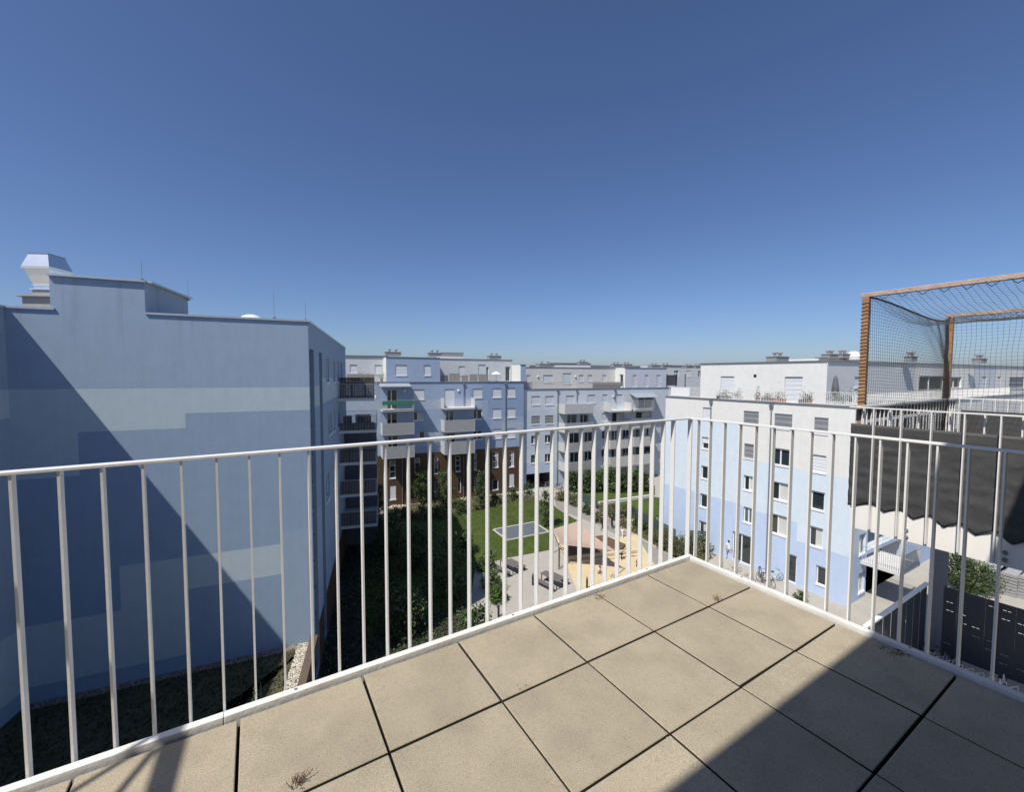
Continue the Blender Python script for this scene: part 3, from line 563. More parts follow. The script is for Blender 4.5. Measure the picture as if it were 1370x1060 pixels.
D2 = 2.5; rs = P(c4(765, 220))[0]; re_ = P(c4(1035, 220))[0]
hf = [(rect(F2, c4, 815, 205, 840, 286), 'shut'), (rect(F2, c4, 893, 205, 918, 286), 'shut'), (rect(F2, c4, 970, 205, 995, 286), 'shut')]
hb = [(rect(F2, c4, 120, 205, 145, 255, -D2), 'shut'), (rect(F2, c4, 230, 205, 292, 255, -D2), 'shut'), (rect(F2, c4, 357, 193, 413, 262, -D2), 'frost'), (rect(F2, c4, 463, 205, 493, 252, -D2), 'shut'), (rect(F2, c4, 520, 205, 550, 250, -D2), 'shut'), (rect(F2, c4, 615, 205, 642, 250, -D2), 'shut')]
b = MB(F2.M); wall(b, rs, re_, ZT2, ZR2, [h for h, k in hf], []); b.q([(re_, 0, ZT2), (re_, 9, ZT2), (re_, 9, ZR2), (re_, 0, ZR2)]); b.build('wall', [plaster('pale_lavender_render', (0.60, 0.63, 0.69))], F2r)
RF = Fac(F2.W(rs, D2, 0), 67+90); b = MB(RF.M); ho = (1.1, 2.0, ZT2+.2, ZT2+2.2); wall(b, 0, D2, ZT2, ZR2, [ho], []); b.build('wall', [WHITE], F2r); window(F2r, RF, ho, 'door', v=0)
b = MB(F2.M); wall(b, gs0, rs, ZT2, ZR2, [h for h, k in hb], [], y=D2); b.build('wall', [BEIGE], F2r)
for h, k in hb: window(F2r, F2, h, k, y=D2)
wins(F2r, F2, H+hf)
mass(F2r, F2, gs0, gs1, 12, 0, ZT2, G_A)
b = MB(F2.M); b.q([(gs0, D2, ZR2), (rs, D2, ZR2), (rs, 11, ZR2), (gs0, 11, ZR2)]); b.q([(rs, 0, ZR2), (re_, 0, ZR2), (re_, 11, ZR2), (rs, 11, ZR2)]); b.build('roof', [ROOFM], F2r)
copr(F2r, F2, [(gs0, D2+.1), (rs, D2+.1)], ZR2); copr(F2r, F2, [(rs-.05, .1), (re_+.1, .1)], ZR2); copr(F2r, F2, [(gs0, .1), (gs1, .1)], ZT2, 0.36, 0.09)
b = MB(F2.M); lattice(b, P(c4(120, 275))[0], P(c4(415, 275))[0], ZT2+.1, ZT2+1.1, .3, 0.3, 0.05); b.build('terrace_railing', [RAILS], F2r)
b = MB(F2.M); bars_rail(b, P(c4(455, 275))[0], P(c4(762, 275))[0], ZT2+.1, ZT2+1.1, .3, 0.14, 0.03); b.build('terrace_railing', [RAILG], F2r)
tag(screen(F2.M @ Matrix.Translation((P(c4(565, 270))[0], 0.5, ZT2)), 5.2, 0.95, 'screen_panel', 'weathered wooden screen behind the railing of the warm grey top storey', WOODP, 'screen'))
stack(F2r, F2, c4, 372, 556, [(395, 460), (517, 582), (647, 708), (772, 832)], 1.8, ['solid', 'lattice', 'lattice', 'lattice'])
stack(F2r, F2, c4, 672, 808, [(385, 447), (508, 568), (628, 688), (738, 806)], 1.8, ['open', 'lattice', 'solid', 'solid'])
stack(F2r, F2, c4, 828, 955, [(368, 440), (492, 555), (608, 672), (722, 790)], 1.8, ['bars', 'bars', 'solid', 'solid'])
for x in (322, 447, 697): downpipe(F2r, F2, P(c4(x, 400))[0], 0 if x == 322 else P(c4(x, 350))[1]-.6, ZT2)
s0, s1 = P(c4(822, 330), 1)[0], P(c4(975, 330), 1)[0]; z = P(c4(900, 330), 1.5)[1]; b = MB(F2.M); b.mesh([(s0, -.02, z+.1), (s1, -.02, z+.1), (s1, -1.6, z-.5), (s0, -1.6, z-.5), (s0, -.02, z+.05), (s1, -.02, z+.05), (s1, -1.6, z-.56), (s0, -1.6, z-.56)], [(0,1,2,3),(7,6,5,4),(3,2,6,7),(0,3,7,4),(2,1,5,6)])
tag(b.build('awning', [AWN]), 'dark grey awning on the uppermost balcony of the ice blue block', 'awning')
# perpendicular wing behind the white one: its balconies stick out just left of the white corner
Rp = ong(1133, 812)
# ---- R: white and sky blue wing on the right
Rf = Fac(Rp, 150); P = Rf.P; ZT3 = 14.33
Rr = root('apartment_wing', Rf.M, 'white wing turning sky blue in steps towards the ground, right of the corner', 'apartment block')
rs0 = P(c7(125, 400))[0]
spec = [(c7, 327, 430, 368, 497, 'shut'), (c7, 322, 592, 365, 658, 'half'), (c7, 318, 750, 362, 822, 'open'), (c8, 312, 250, 355, 325, 'open'), (c8, 307, 400, 352, 482, 'open'),
        (c7, 550, 450, 632, 525, 'blind'), (c7, 553, 630, 625, 712, 'blind'), (c7, 550, 805, 620, 888, 'open'), (c8, 548, 325, 612, 412, 'open'), (c8, 487, 470, 605, 642, 'door'),
        (c7, 718, 465, 815, 548, 'blind'), (c7, 708, 655, 808, 750, 'open'), (c7, 703, 840, 800, 940, 'open'), (c8, 695, 365, 792, 475, 'open'), (c8, 775, 578, 838, 738, 'door'),
        (c7, 935, 485, 1012, 575, 'blind'), (c7, 925, 690, 1000, 788, 'shut'), (c7, 915, 888, 992, 992, 'open'), (c8, 905, 430, 982, 540, 'open'), (c8, 945, 645, 1000, 750, 'open')]
H = [(rect(Rf, q[0], *q[1:5]), q[5]) for q in spec]
H = [((h[0], h[1], max(h[2], 0.12), h[3]), k) for h, k in H]
pz = lambda cr, x, y: P(cr(x, y))
zA1 = pz(c7, 200, 487)[1]; zA2 = pz(c7, 600, 718)[1]; zA3 = pz(c7, 1000, 795)[1]
sA1 = pz(c7, 541, 700)[0]; sA2 = pz(c7, 845, 800)[0]
zB1 = pz(c7, 330, 903)[1]; zB2 = pz(c8, 662, 355)[1]; zB3 = pz(c8, 1000, 555)[1]; sB1 = pz(c8, 541, 400)[0]; sB2 = pz(c8, 838, 520)[0]
paints = [(rs0, sA1, 0, zA1, 1), (sA1, sA2, 0, zA2, 1), (sA2, 0, 0, zA3, 1), (rs0, sB1, 0, zB1, 2), (sB1, sB2, 0, zB2, 2), (sB2, 0, 0, zB3, 2)]
b = MB(Rf.M); wall(b, rs0, 0, 0, ZT3, [h for h, k in H], paints); b.build('wall', [WHITE, R_A, R_B], Rr); wins(Rr, Rf, H)
RS = Fac(Rp, 60); Q = RS.P        # its other side, running away to the right
hs = [(rect(RS, c11, 90, 70, 130, 195), 'open'), (rect(RS, c11, 85, 308, 122, 430), 'open')]
for k in range(6):
    for zf in (3.4, 6.3, 9.2): hs.append(((12+k*4.2, 13.5+k*4.2, zf+0.9, zf+2.3), R_.choice(['shut', 'open', 'open'])))
b = MB(RS.M); wall(b, 0, 45, 0, ZT3, [h for h, k in hs]+[(2.9, 9.5, 0, 3.2), (2.9, 9.5, 3.5, 6.1), (2.9, 9.5, 6.4, 9.0)], [(0, 45, 0, zA3, 1), (0, 45, 0, zB3, 2)], depth=0.25); b.build('wall', [WHITE, R_A, R_B], Rr); wins(Rr, RS, hs)
b = MB(RS.M)
for z0, z1 in ((0, 3.2), (3.5, 6.1), (6.4, 9.0)):
    b.q([(2.9, 2.4, z0), (9.5, 2.4, z0), (9.5, 2.4, z1), (2.9, 2.4, z1)]); b.q([(2.9, .25, z0), (2.9, 2.4, z0), (2.9, 2.4, z1), (2.9, .25, z1)]); b.q([(9.5, .25, z0), (9.5, 2.4, z0), (9.5, 2.4, z1), (9.5, .25, z1)]); b.q([(2.9, .25, z1), (9.5, .25, z1), (9.5, 2.4, z1), (2.9, 2.4, z1)]); b.q([(2.9, .25, z0+.02), (9.5, .25, z0+.02), (9.5, 2.4, z0+.02), (2.9, 2.4, z0+.02)])
b.build('loggia', [GREYP], Rr)
z0 = Q(c11(395, 335), 2.6)[1]; z1 = Q(c11(395, 215), 2.6)[1]; s1 = Q(c11(395, 250), 2.6)[0]
bM = MB(RS.M)
balcony(Rr, RS, s1-0.25, s1+3.2, z0, z1, 2.3, 'bars')
b = MB(); A_, B_ = RS, Rf
depth_r = 14
b.q([RS.W(0, 0, ZT3-.2), RS.W(45, 0, ZT3-.2), RS.W(45, 12, ZT3-.2), Rf.W(rs0, 12, ZT3-.2), Rf.W(rs0, 0, ZT3-.2)]); 
q0, q1 = Rf.W(rs0, 0, 0), Rf.W(rs0, 12, 0); b.build('roof', [ROOFM], Rr)
b = MB(); b.q([q0, q1, q1+Vector((0, 0, ZT3)), q0+Vector((0, 0, ZT3))]); b.build('wall', [WHITE], Rr)
copr(Rr, Rf, [(rs0-.05, .1), (0.02, .1)], ZT3, .36, .09); copr(Rr, RS, [(0, .1), (45, .1)], ZT3, .36, .09)
DP = 2.2; ps0, ps1 = P(c7(315, 250), -DP)[0], P(c7(1005, 250), -DP)[0]; ZP = P(c7(660, 185), -DP)[1]
hp_ = [(rect(Rf, c7, 425, 260, 497, 345, -DP), 'shut'), (rect(Rf, c7, 773, 262, 870, 405, -DP), 'shut')]
b = MB(Rf.M); wall(b, ps0, ps1, ZT3, ZP, [h for h, k in hp_], [], y=DP); b.q([(ps0, DP, ZT3), (ps0, DP, ZP), (ps0, 11, ZP), (ps0, 11, ZT3)]); b.build('wall', [WHITE], Rr)
for h, k in hp_: window(Rr, Rf, h, k, y=DP)
PS = Fac(Rf.W(ps1, DP, 0), 63.5); S = PS.P; c9 = crop(4.078, 1100, 340); cz = crop(7.064, 1230, 470)
hq = [(rect(PS, c7, 1155, 262, 1182, 322), 'shut'), (rect(PS, cz, -5, 235, 235, 440), 'open'), (rect(PS, cz, 290, 245, 398, 350), 'open'), (rect(PS, cz, 590, 240, 628, 440), 'shut'), (rect(PS, cz, 735, 240, 765, 450), 'shut'), (rect(PS, cz, 850, 245, 990, 355), 'blind')]
b = MB(PS.M); wall(b, 0, 52, ZT3, ZP, [h for h, k in hq], [(S(c9(510, 600))[0], 52, ZT3, ZP, 1), (S(cz(520, 200))[0], S(cz(720, 200))[0], ZT3, ZP, 2)], depth=0.35); b.build('wall', [GREYP, WHITE, plaster('pale_blue_white_render', (0.56, 0.61, 0.67))], Rr)
for h, k in hq: window(Rr, PS, h, k, v=0)
b = MB(); b.q([PS.W(0, 0, ZP-.05), PS.W(52, 0, ZP-.05), PS.W(52, 10, ZP-.05), Rf.W(ps0, 11, ZP-.05), Rf.W(ps0, DP, ZP-.05)]); b.build('roof', [ROOFM], Rr)
copr(Rr, Rf, [(ps0-.1, DP+.1), (ps1, DP+.1)], ZP, .4, .08); copr(Rr, PS, [(0, .1), (52, .1)], ZP, .4, .08)
b = MB(Rf.M); z1 = P(c7(600, 335))[1]; bars_rail(b, rs0+.15, -0.15, ZT3+.12, ZT3+1.05, .28, .13, .02); b.build('terrace_railing', [RAILW], Rr)
b = MB(RS.M); bars_rail(b, .15, 40, ZT3+.12, ZT3+1.05, .28, .13, .02); b.build('terrace_railing', [RAILW], Rr)
b = MB(Rf.M); s_ = P(c7(145, 340))[0]; b.box(s_, P(c7(248, 340))[0], .22, .24, ZT3+.15, ZT3+1.0); tag(b.build('railing_cloth', [FABW]), 'white cloth stretched over the left end of the white wing railing', 'privacy cloth')
b = MB(Rf.M); v_ = P(c7(613, 257), -DP); b.box(v_[0]-.12, v_[0]+.12, DP-.03, DP+.02, v_[1]-.12, v_[1]+.12); b.build('wall_vent', [BLACKM], Rr)
for x in (375, 705):
    downpipe(Rr, Rf, P(c7(x, 420))[0], 0.1, ZT3)
# low white pavilion and far blocks behind
def farblock(x0, x1, ytop, D, a, m, name, label, dz=6, wn=0):
    d0 = ray(x0, ytop); p0 = d0*(D/d0.y); f = Fac((p0.x, p0.y), a); s1 = f.P((x1, ytop))[0]; zt = p0.z+E
    t = root('far_block', f.M, label, 'apartment block'); b = MB(f.M); h = []
    if wn:
        for k in range(wn): c_ = s1*(k+.5)/wn; h.append((c_-.6, c_+.6, zt-2.4, zt-1.0))
    wall(b, 0, s1, 0, zt, h, []); b.build('wall', [m], t); mass(t, f, 0, s1, dz, 0, zt, m); copr(t, f, [(0, .1), (s1, .1)], zt, .5, .15)
    for q in h: window(t, f, q, R_.choice(['shut', 'open']))
    return t
farblock(708, 905, 489.5, 110, 80, GREYP, 'a', 'distant pale grey roof line behind the warm grey top storey', wn=6)
farblock(735, 790, 486.5, 86, 78, WHITE, 'b', 'low white roof house behind the ice blue block', 4)
farblock(880, 945, 489.5, 92, 70, GREYP, 'c', 'grey penthouse just left of the white penthouse', wn=4)
farblock(462, 520, 476.5, 72, 70, GREYP, 'd', 'grey roof line behind the left terrace of the lavender block', 4)
farblock(1158, 1375, 489, 130, 75, WHITE, 'e', 'distant white roof line seen through the net', wn=6)
farblock(590, 620, 472.8, 66, 67, BEIGE, 'f', 'small grey lift housing on the lavender roof', 3)
farblock(1095, 1155, 480, 44, 62, WHITE, 'g', 'low white roof house under the dome right of the vents', 3)
b = MB(); hx = [(-300, 10), (-60, 26), (60, 34), (200, 46), (350, 40), (520, 30), (700, 26), (1100, 20)]
pts = [(x, 1500, h) for x, h in hx]
b.mesh([(x, 1500, -5) for x, h in hx]+[(x, 1560, h+E-6) for x, h in hx]+[(x, 2400, h+E) for x, h in hx], [(i, i+1, len(hx)+i+1, len(hx)+i) for i in range(len(hx)-1)]+[(len(hx)+i, len(hx)+i+1, 2*len(hx)+i+1, 2*len(hx)+i) for i in range(len(hx)-1)])
struct('hills', b, [mat('far_hills', (0.13, 0.17, 0.20), 0.95, 0, 0.1, 0.01)], 'low wooded hills on the horizon')
def ventpx(x, y, D, wv, label): d = ray(x, y); p = d*(D/d.y); vent_unit(Vector((p.x, p.y, p.z+E)), label, wv)
for x, y, D, wv, lab in [(525.5, 476, 57, 2.0, 'vent pair on the lavender roof, leftmost of three'), (581.5, 477, 59, 1.8, 'vent pair on the lavender roof next to the lift housing'), (661, 480.5, 64, 1.9, 'vent pair on the right end of the lavender roof'),
        (729, 491, 68, 2.6, 'vent pair at the left end of the ice blue roof'), (779, 488, 75, 1.6, 'vent on the low white roof house'), (824, 491, 76, 1.8, 'vent in the middle of the ice blue roof, left one'), (838, 491, 76, 1.8, 'vent in the middle of the ice blue roof, right one'),
        (875, 492, 80, 2.0, 'vent on the ice blue roof above the tall narrow windows'), (890, 492, 80, 2.2, 'vent on the ice blue roof nearest the pergola'), (921, 493, 85, 2.2, 'vent behind the roof edge left of the white penthouse'), (933, 493, 85, 2.0, 'vent touching the white penthouse edge'),
        (1040, 484, 40, 1.7, 'wide vent group on the white penthouse'), (1110, 480, 45, 1.4, 'small vent on the low white roof house'), (1127, 479.5, 46, 1.6, 'round cowl vent beside the white dome'), (1218, 484, 38, 0.9, 'vent seen through the side of the net'), (1310, 486, 44, 1.2, 'vent seen through the back of the net')]:
    ventpx(x, y, D, wv, lab)
p = ray(1142, 478); p = p*(46/p.y); dome(Vector((p.x, p.y, p.z+E-.3)), .72, .7, 'big white dome skylight beside the net frame')
# ================================================================ OUR TERRACE
CORN = Vector((1.3917, 3.2471, 0)); EA = Vector((math.sin(rad(58.727)), math.cos(rad(58.727)), 0)); BA = Vector((EA.y, -EA.x, 0))
FL = E-1.45
TM = Matrix(((EA.x, -BA.x, 0, CORN.x), (EA.y, -BA.y, 0, CORN.y), (0, 0, 1, FL), (0, 0, 0, 1)))   # x along the left rail (+ = away), y = -t, z above the paving
def T(s, t, z=0.0): return TM @ Vector((s, -t, z))
own = root('apartment_block', Matrix.Translation(T(-4, 6, -FL)), 'own building under and above the terrace the picture is taken from', 'apartment block')
OW = plaster('own_render', (0.16, 0.17, 0.19))
b = MB(TM)
b.box(-16, 0.03, -9, -0.0+0.03, -FL, -0.32); b.build('wall', [OW], own)
b = MB(TM); b.box(-8, 0.045, -7, 0.045, -0.32+.002, -0.075); b.build('terrace_slab', [SLABM], own)
# storey above and behind the viewer: its edge throws the shade on the right part of the terrace
CT = 1.216+0.2225*3.4
b = MB(TM); b.box(-9, 2.6, -9, -CT, 3.4, 3.75); b.build('roof_slab', [SLABM], own)
b = MB(TM); b.box(-9, 4.5, -9, -(CT+1.9), 0.0, 3.399); b.build('rear_wall', [OW], own)
# awning arm reaching out of the slab on the left (throws the thin strips on the paving)
bs_ = T(0, 0)
# paving slabs
TILE = mat('concrete_paving_slab', (0.395, 0.340, 0.250), 0.9, 0, 0.09, 1.6, 0.0, 60)
n, l = TILE.node_tree.nodes, TILE.node_tree.links
bsdf = n['Principled BSDF']; src = bsdf.inputs['Base Color'].links[0].from_socket
tc = n.new('ShaderNodeTexCoord')
def nz(scale, det=5): 
    t = n.new('ShaderNodeTexNoise'); t.inputs['Scale'].default_value = scale; t.inputs['Detail'].default_value = det; l.new(tc.outputs['Object'], t.inputs['Vector']); return t
def mr(sock, a, b_, c, d):
    t = n.new('ShaderNodeMapRange'); t.inputs[1].default_value = a; t.inputs[2].default_value = b_; t.inputs[3].default_value = c; t.inputs[4].default_value = d; l.new(sock, t.inputs[0]); return t.outputs[0]
def mul(a, b_):
    t = n.new('ShaderNodeMix'); t.data_type = 'RGBA'; t.blend_type = 'MULTIPLY'; t.inputs[0].default_value = 1; l.new(a, t.inputs[6]); l.new(b_, t.inputs[7]); return t.outputs[2]
g1 = nz(260, 3); g2 = nz(70, 4); g3 = nz(5, 6); g4 = nz(900, 2)
o_ = mul(src, mr(g1.outputs['Fac'], .35, .66, 0.68, 1.18)); o_ = mul(o_, mr(g3.outputs['Fac'], .42, .72, 1.03, 0.86)); o_ = mul(o_, mr(g2.outputs['Fac'], .3, .45, 0.88, 1.0)); 
vor = n.new('ShaderNodeTexVoronoi'); vor.inputs['Scale'].default_value = 95; l.new(tc.outputs['Object'], vor.inputs['Vector'])
o_ = mul(o_, mr(vor.outputs['Distance'], 0.04, 0.14, 0.60, 1.02))
at = n.new('ShaderNodeAttribute'); at.attribute_name = 'slab_tone'; o_ = mul(o_, at.outputs['Color'])
l.new(o_, bsdf.inputs['Base Color'])
bp = n.new('ShaderNodeBump'); bp.inputs['Strength'].default_value = 0.35; bp.inputs['Distance'].default_value = 0.003; l.new(g1.outputs['Fac'], bp.inputs['Height']); l.new(bp.outputs[0], bsdf.inputs['Normal'])
EDGE = mat('dark_slab_edge', (0.035, 0.03, 0.024), 0.95, 0, .4, 40)  # dark side faces so the joints read black
def bevel_slab(b, x0, x1, y0, y1, z0, z1, c=0.004, M=None, jit=0.0):
    j = lambda: R_.uniform(-jit, jit)
    xs = [(x0, y0), (x1, y0), (x1, y1), (x0, y1)]; xi = [(x0+c, y0+c), (x1-c, y0+c), (x1-c, y1-c), (x0+c, y1-c)]
    zz = [z1+j() for _ in range(4)]
    v = [(*p, z0) for p in xs]+[(*p, q-c) for p, q in zip(xs, zz)]+[(*p, q) for p, q in zip(xi, zz)]
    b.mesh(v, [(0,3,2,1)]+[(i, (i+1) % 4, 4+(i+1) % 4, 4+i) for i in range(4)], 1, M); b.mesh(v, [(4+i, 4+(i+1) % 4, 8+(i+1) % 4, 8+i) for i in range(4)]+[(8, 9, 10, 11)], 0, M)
b = MB(); SP = 0.4977; tones = []
for i in range(10):
    for j in range(6):
        s1 = -0.004-j*0 ; x1 = min(-0.002, -(i*SP)+0.0157); x0 = -((i+1)*SP)+0.0157+0.0095+R_.uniform(-.002, .002); t0 = max(.003, j*SP-0.007+R_.uniform(0, .002)); t1 = (j+1)*SP-0.007-0.0095-R_.uniform(-.002, .003)
        k = len(b.f); ang = R_.uniform(-.004, .004); cx, cy = (x0+x1)/2, -(t0+t1)/2
        Mt = TM @ Matrix.Translation((cx, cy, 0)) @ Matrix.Rotation(ang, 4, 'Z') @ Matrix.Translation((-cx, -cy, 0))
        bevel_slab(b, x0, x1, -t1, -t0, -0.045, 0.0, 0.003, Mt, 0.0012); tn = R_.uniform(.92, 1.06); tones += [tn]*(len(b.f)-k)
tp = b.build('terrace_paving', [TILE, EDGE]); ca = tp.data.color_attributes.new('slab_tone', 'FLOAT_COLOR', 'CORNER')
for poly_, tn in zip(tp.data.polygons, tones):
    for li in poly_.loop_indices: ca.data[li].color = (tn, tn*(1.0), tn*.985, 1)
tag(tp, 'square beige concrete slabs paving the terrace', 'terrace paving', kind='structure')
b = MB(TM); b.q([(-6, -4, -.04), (0.02, -4, -.04), (0.02, 0.02, -.04), (-6, 0.02, -.04)]); struct('paving_bed', b, [mat('dark_joint_bed', (0.028, 0.024, 0.02), 0.95, 0, 0.4, 30)], 'dark bed under the paving slabs')
pts = []
def jp(s, t): q = T(s, t); pts.append((q.x, q.y))
for _ in range(420): s = -4*SP+0.008+R_.uniform(-.0045, .0045); jp(s, R_.uniform(0, 1.2))
for _ in range(300): jp(-5*SP+0.008+R_.uniform(-.004, .004), R_.uniform(0, .6))
for _ in range(260): jp(-6*SP+0.008+R_.uniform(-.004, .004), R_.uniform(0, .3))
for _ in range(160): jp(-3*SP+0.008+R_.uniform(-.004, .004), R_.uniform(0.55, 1.3))
for _ in range(110): jp(-2*SP+0.008+R_.uniform(-.004, .004), R_.uniform(0.5, 1.5))
for _ in range(160): jp(-R_.uniform(0.9, 2.0), 2*SP-0.009+R_.uniform(-.004, .004))
pebbles('joint_grit', pts, 0.0018, 0.0045, [PEB[1], mat('light_grit', (0.30, 0.28, 0.25), 0.9, 0, .2, 30)], 'fine grit lying in the joints between the slabs', FL-0.016)
# ---------------------------------------------------------------- railing
RLG = root('balcony_railing', TM, 'white steel railing of flat bars around the corner of the near terrace', 'railing')
RH = 1.113; OF = 0.072           # rail height, centre line outside the paving
CURB = mat('white_edge_profile', (0.80, 0.78, 0.73), 0.5, 0.0, 0.10, 3, 0.15, 40, col2=(0.86, 0.84, 0.80), streak=0.2)
b = MB(TM)
def prof(b, a, c_, side):      # folded sheet along the slab edge; side 0: left rail, 1: right rail
    for k in (0,):
        if side == 0: b.box(a, c_, 0.010, 0.046, -0.05, 0.024); b.box(a, c_, 0.046, 0.052, -0.20, 0.018)
        else: b.box(0.010, 0.046, a, c_, -0.05, 0.024); b.box(0.046, 0.052, a, c_, -0.20, 0.018)
xj = [0.052, -1.05, -3.02, -6.0]
for a, c_ in zip(xj, xj[1:]): prof(b, c_+0.002, a, 0)
b.build('edge_profile', [CURB], RLG, bevel=0.004)
b = MB(TM); 
for a, c_ in ((0.0035, -1.9), (-1.902, -5.0)): prof(b, c_, a, 1)
b.build('edge_profile', [CURB], RLG, bevel=0.004)
b = MB(TM); b.box(-6.0, OF+0.022, OF-0.022, OF+0.022, RH-0.012, RH); b.build('top_rail', [RAILW], RLG, bevel=0.002)
b = MB(TM); b.box(OF-0.022, OF+0.022, -5.0, OF-0.0222, RH-0.012, RH-0.0005); b.build('top_rail', [RAILW], RLG, bevel=0.002)
lb = [-1.285+0.1155*k for k in range(-22, 12)]
lb = [-1.402-0.1155*k for k in range(0, 30)]+[-1.402+0.1155*k for k in range(1, 12)]
def baluster(s, t, side, z0, lean=0.0):
    b = MB(TM @ Matrix.Translation((s, -t, 0)) @ Matrix.Rotation(R_.uniform(-.02, .02), 4, 'Z'))
    if side == 0: b.mesh([(-.004, -.0175, z0), (.004, -.0175, z0), (.004, .0175, z0), (-.004, .0175, z0), (-.004+lean, -.0175, RH-.0125), (.004+lean, -.0175, RH-.0125), (.004+lean, .0175, RH-.0125), (-.004+lean, .0175, RH-.0125)], [(0,3,2,1),(4,5,6,7),(0,1,5,4),(1,2,6,5),(2,3,7,6),(3,0,4,7)])
    else: b.mesh([(-.0175, -.004, z0), (.0175, -.004, z0), (.0175, .004, z0), (-.0175, .004, z0), (-.0175, -.004+lean, RH-.0125), (.0175, -.004+lean, RH-.0125), (.0175, .004+lean, RH-.0125), (-.0175, .004+lean, RH-.0125)], [(0,3,2,1),(4,5,6,7),(0,1,5,4),(1,2,6,5),(2,3,7,6),(3,0,4,7)])
    b.build('baluster', [RAILW], RLG)
for s in lb:
    if s > -0.03: continue
    baluster(s, -OF, 0, -0.22, R_.uniform(-.002, .002))
k = 0
while True:
    t = 0.038-0.045+0.1135*k; k += 1
    if t > 4.2: break
    if t < 0.0: t = 0.0
    baluster(OF, t, 1, -0.22, R_.uniform(-.002, .002))
b = MB(TM); b.box(OF-.005, OF+.005, OF-.0175, OF+.0175, -.22, RH-.0125); b.build('baluster', [RAILW], RLG)
for s in [-0.45-1.15*k for k in range(5)]:
    b = MB(TM @ Matrix.Translation((s, .028, .0235))); b.lathe([(.007, 0), (.007, .003), (.004, .004)], 8); b.build('screw', [PIPE], RLG)
for t in [0.40+0.9*k for k in range(3)]:
    b = MB(TM @ Matrix.Translation((.028, -t, .0235))); b.lathe([(.007, 0), (.007, .003), (.004, .004)], 8); b.build('screw', [PIPE], RLG)
# awning arm over the left part
ar = root('awning', Matrix.Translation(T(-4.6, 1, 2.5)), 'slim awning arm above the left end of the terrace, known by its shadow', 'awning arm')
b = MB(TM)
sh = LDIR*(2.5/-LDIR.z)
p0 = Vector((-1.34, 1.62, FL)); p1 = Vector((-1.21, 1.38, FL)); dd = (p1-p0).normalized()
a0, a1 = p0-dd*0.22-sh, p0+dd*2.1-sh
b = MB(); b.bar(a0, a1, 0.06, 0.05); b.build('arm', [PIPE], ar)
for u, v in (((210, 990), (105, 1055)), ((205, 1006), (160, 1060))):
    q0, q1 = ong(*u, FL), ong(*v, FL); d_ = q1-q0; b = MB(); b.tube(q0-sh-d_*0.05, q1-sh+d_*1.5, 0.014, 6); b.build('stay', [PIPE], ar)
# ---------------------------------------------------------------- small weeds and crumbs on the paving
def weed(name, q, h, label, mats, n=26, dry=False, spread=0.5):
    b = MB(); base = ong(*q, FL); 
    for k in range(n):
        a = R_.random()*6.28; le = h*R_.uniform(.45, 1); d = Vector((math.cos(a)*spread, math.sin(a)*spread, 1)).normalized(); p = base+Vector((R_.uniform(-.015, .015), R_.uniform(-.015, .015), -.01)); pr = p
        for j in range(5):
            d = (d+Vector((R_.uniform(-.25, .25), R_.uniform(-.25, .25), -.05))).normalized(); nx = pr+d*le/5; b.tube(pr, nx, 0.0011, 3, 0)
            for _ in range(2 if not dry else 1):
                aa = R_.random()*6.28; w_ = le*.10 if not dry else le*.07; e_ = Vector((math.cos(aa), math.sin(aa), R_.uniform(-.2, .6)))*w_
                f_ = Vector((-math.sin(aa), math.cos(aa), 0))*w_*.35; b.q([nx, nx+e_*.5+f_, nx+e_, nx+e_*.5-f_], 1)
            pr = nx
    return tag(b.build(name, mats), label, 'weed')
DRY = mat('dry_weed', (0.22, 0.17, 0.09), 0.9, 0, .2, 40); DRYG = mat('dusty_succulent', (0.15, 0.13, 0.07), 0.8, 0, .3, 60, col2=(0.17, 0.07, 0.05))
weed('small_weed', (400, 1050), 0.055, 'stubby reddish weed growing from the joint at the bottom edge', [DRYG, DRYG], 26, spread=.8)
weed('small_weed', (958, 803), 0.07, 'dry wispy grass tuft in the joint near the corner', [DRY, DRY], 16, True)
weed('small_weed', (803, 800), 0.05, 'flat dry weed at the foot of the left railing', [DRYG, DRY], 16, spread=1.6)
weed('small_weed', (699, 920), 0.035, 'tiny dead sprig lying on a slab joint', [DRYG, DRYG], 8, spread=1.5)
weed('small_weed', (343, 938), 0.13, 'green sprig climbing over the edge profile of the left railing', [LEAF[0], LEAF[0]], 5, spread=.3)
weed('small_weed', (820, 772), 0.05, 'thin dry weed behind the edge profile below the left railing', [DRY, DRY], 8, True)
b = MB()
for _ in range(240):
    x0 = R_.choice([(978, 760), (1012, 778), (1000, 771), (1185, 866), (1201, 872), (985, 763), (1205, 876)]); q = ong(x0[0]+R_.gauss(0, 7), x0[1]+R_.gauss(0, 2), FL+.001); r = R_.uniform(.002, .007); a = R_.random()*6.28
    b.q([q+Vector((math.cos(a+k*1.9), math.sin(a+k*1.9), 0))*r+Vector((0, 0, .003*(k % 2))) for k in range(3)])
tag(b.build('moss_crumbs', [mat('dry_moss', (0.055, 0.035, 0.02), 0.95, 0, .3, 50)]), 'dark moss crumbs along the edge profile', 'crumbs', kind='stuff')
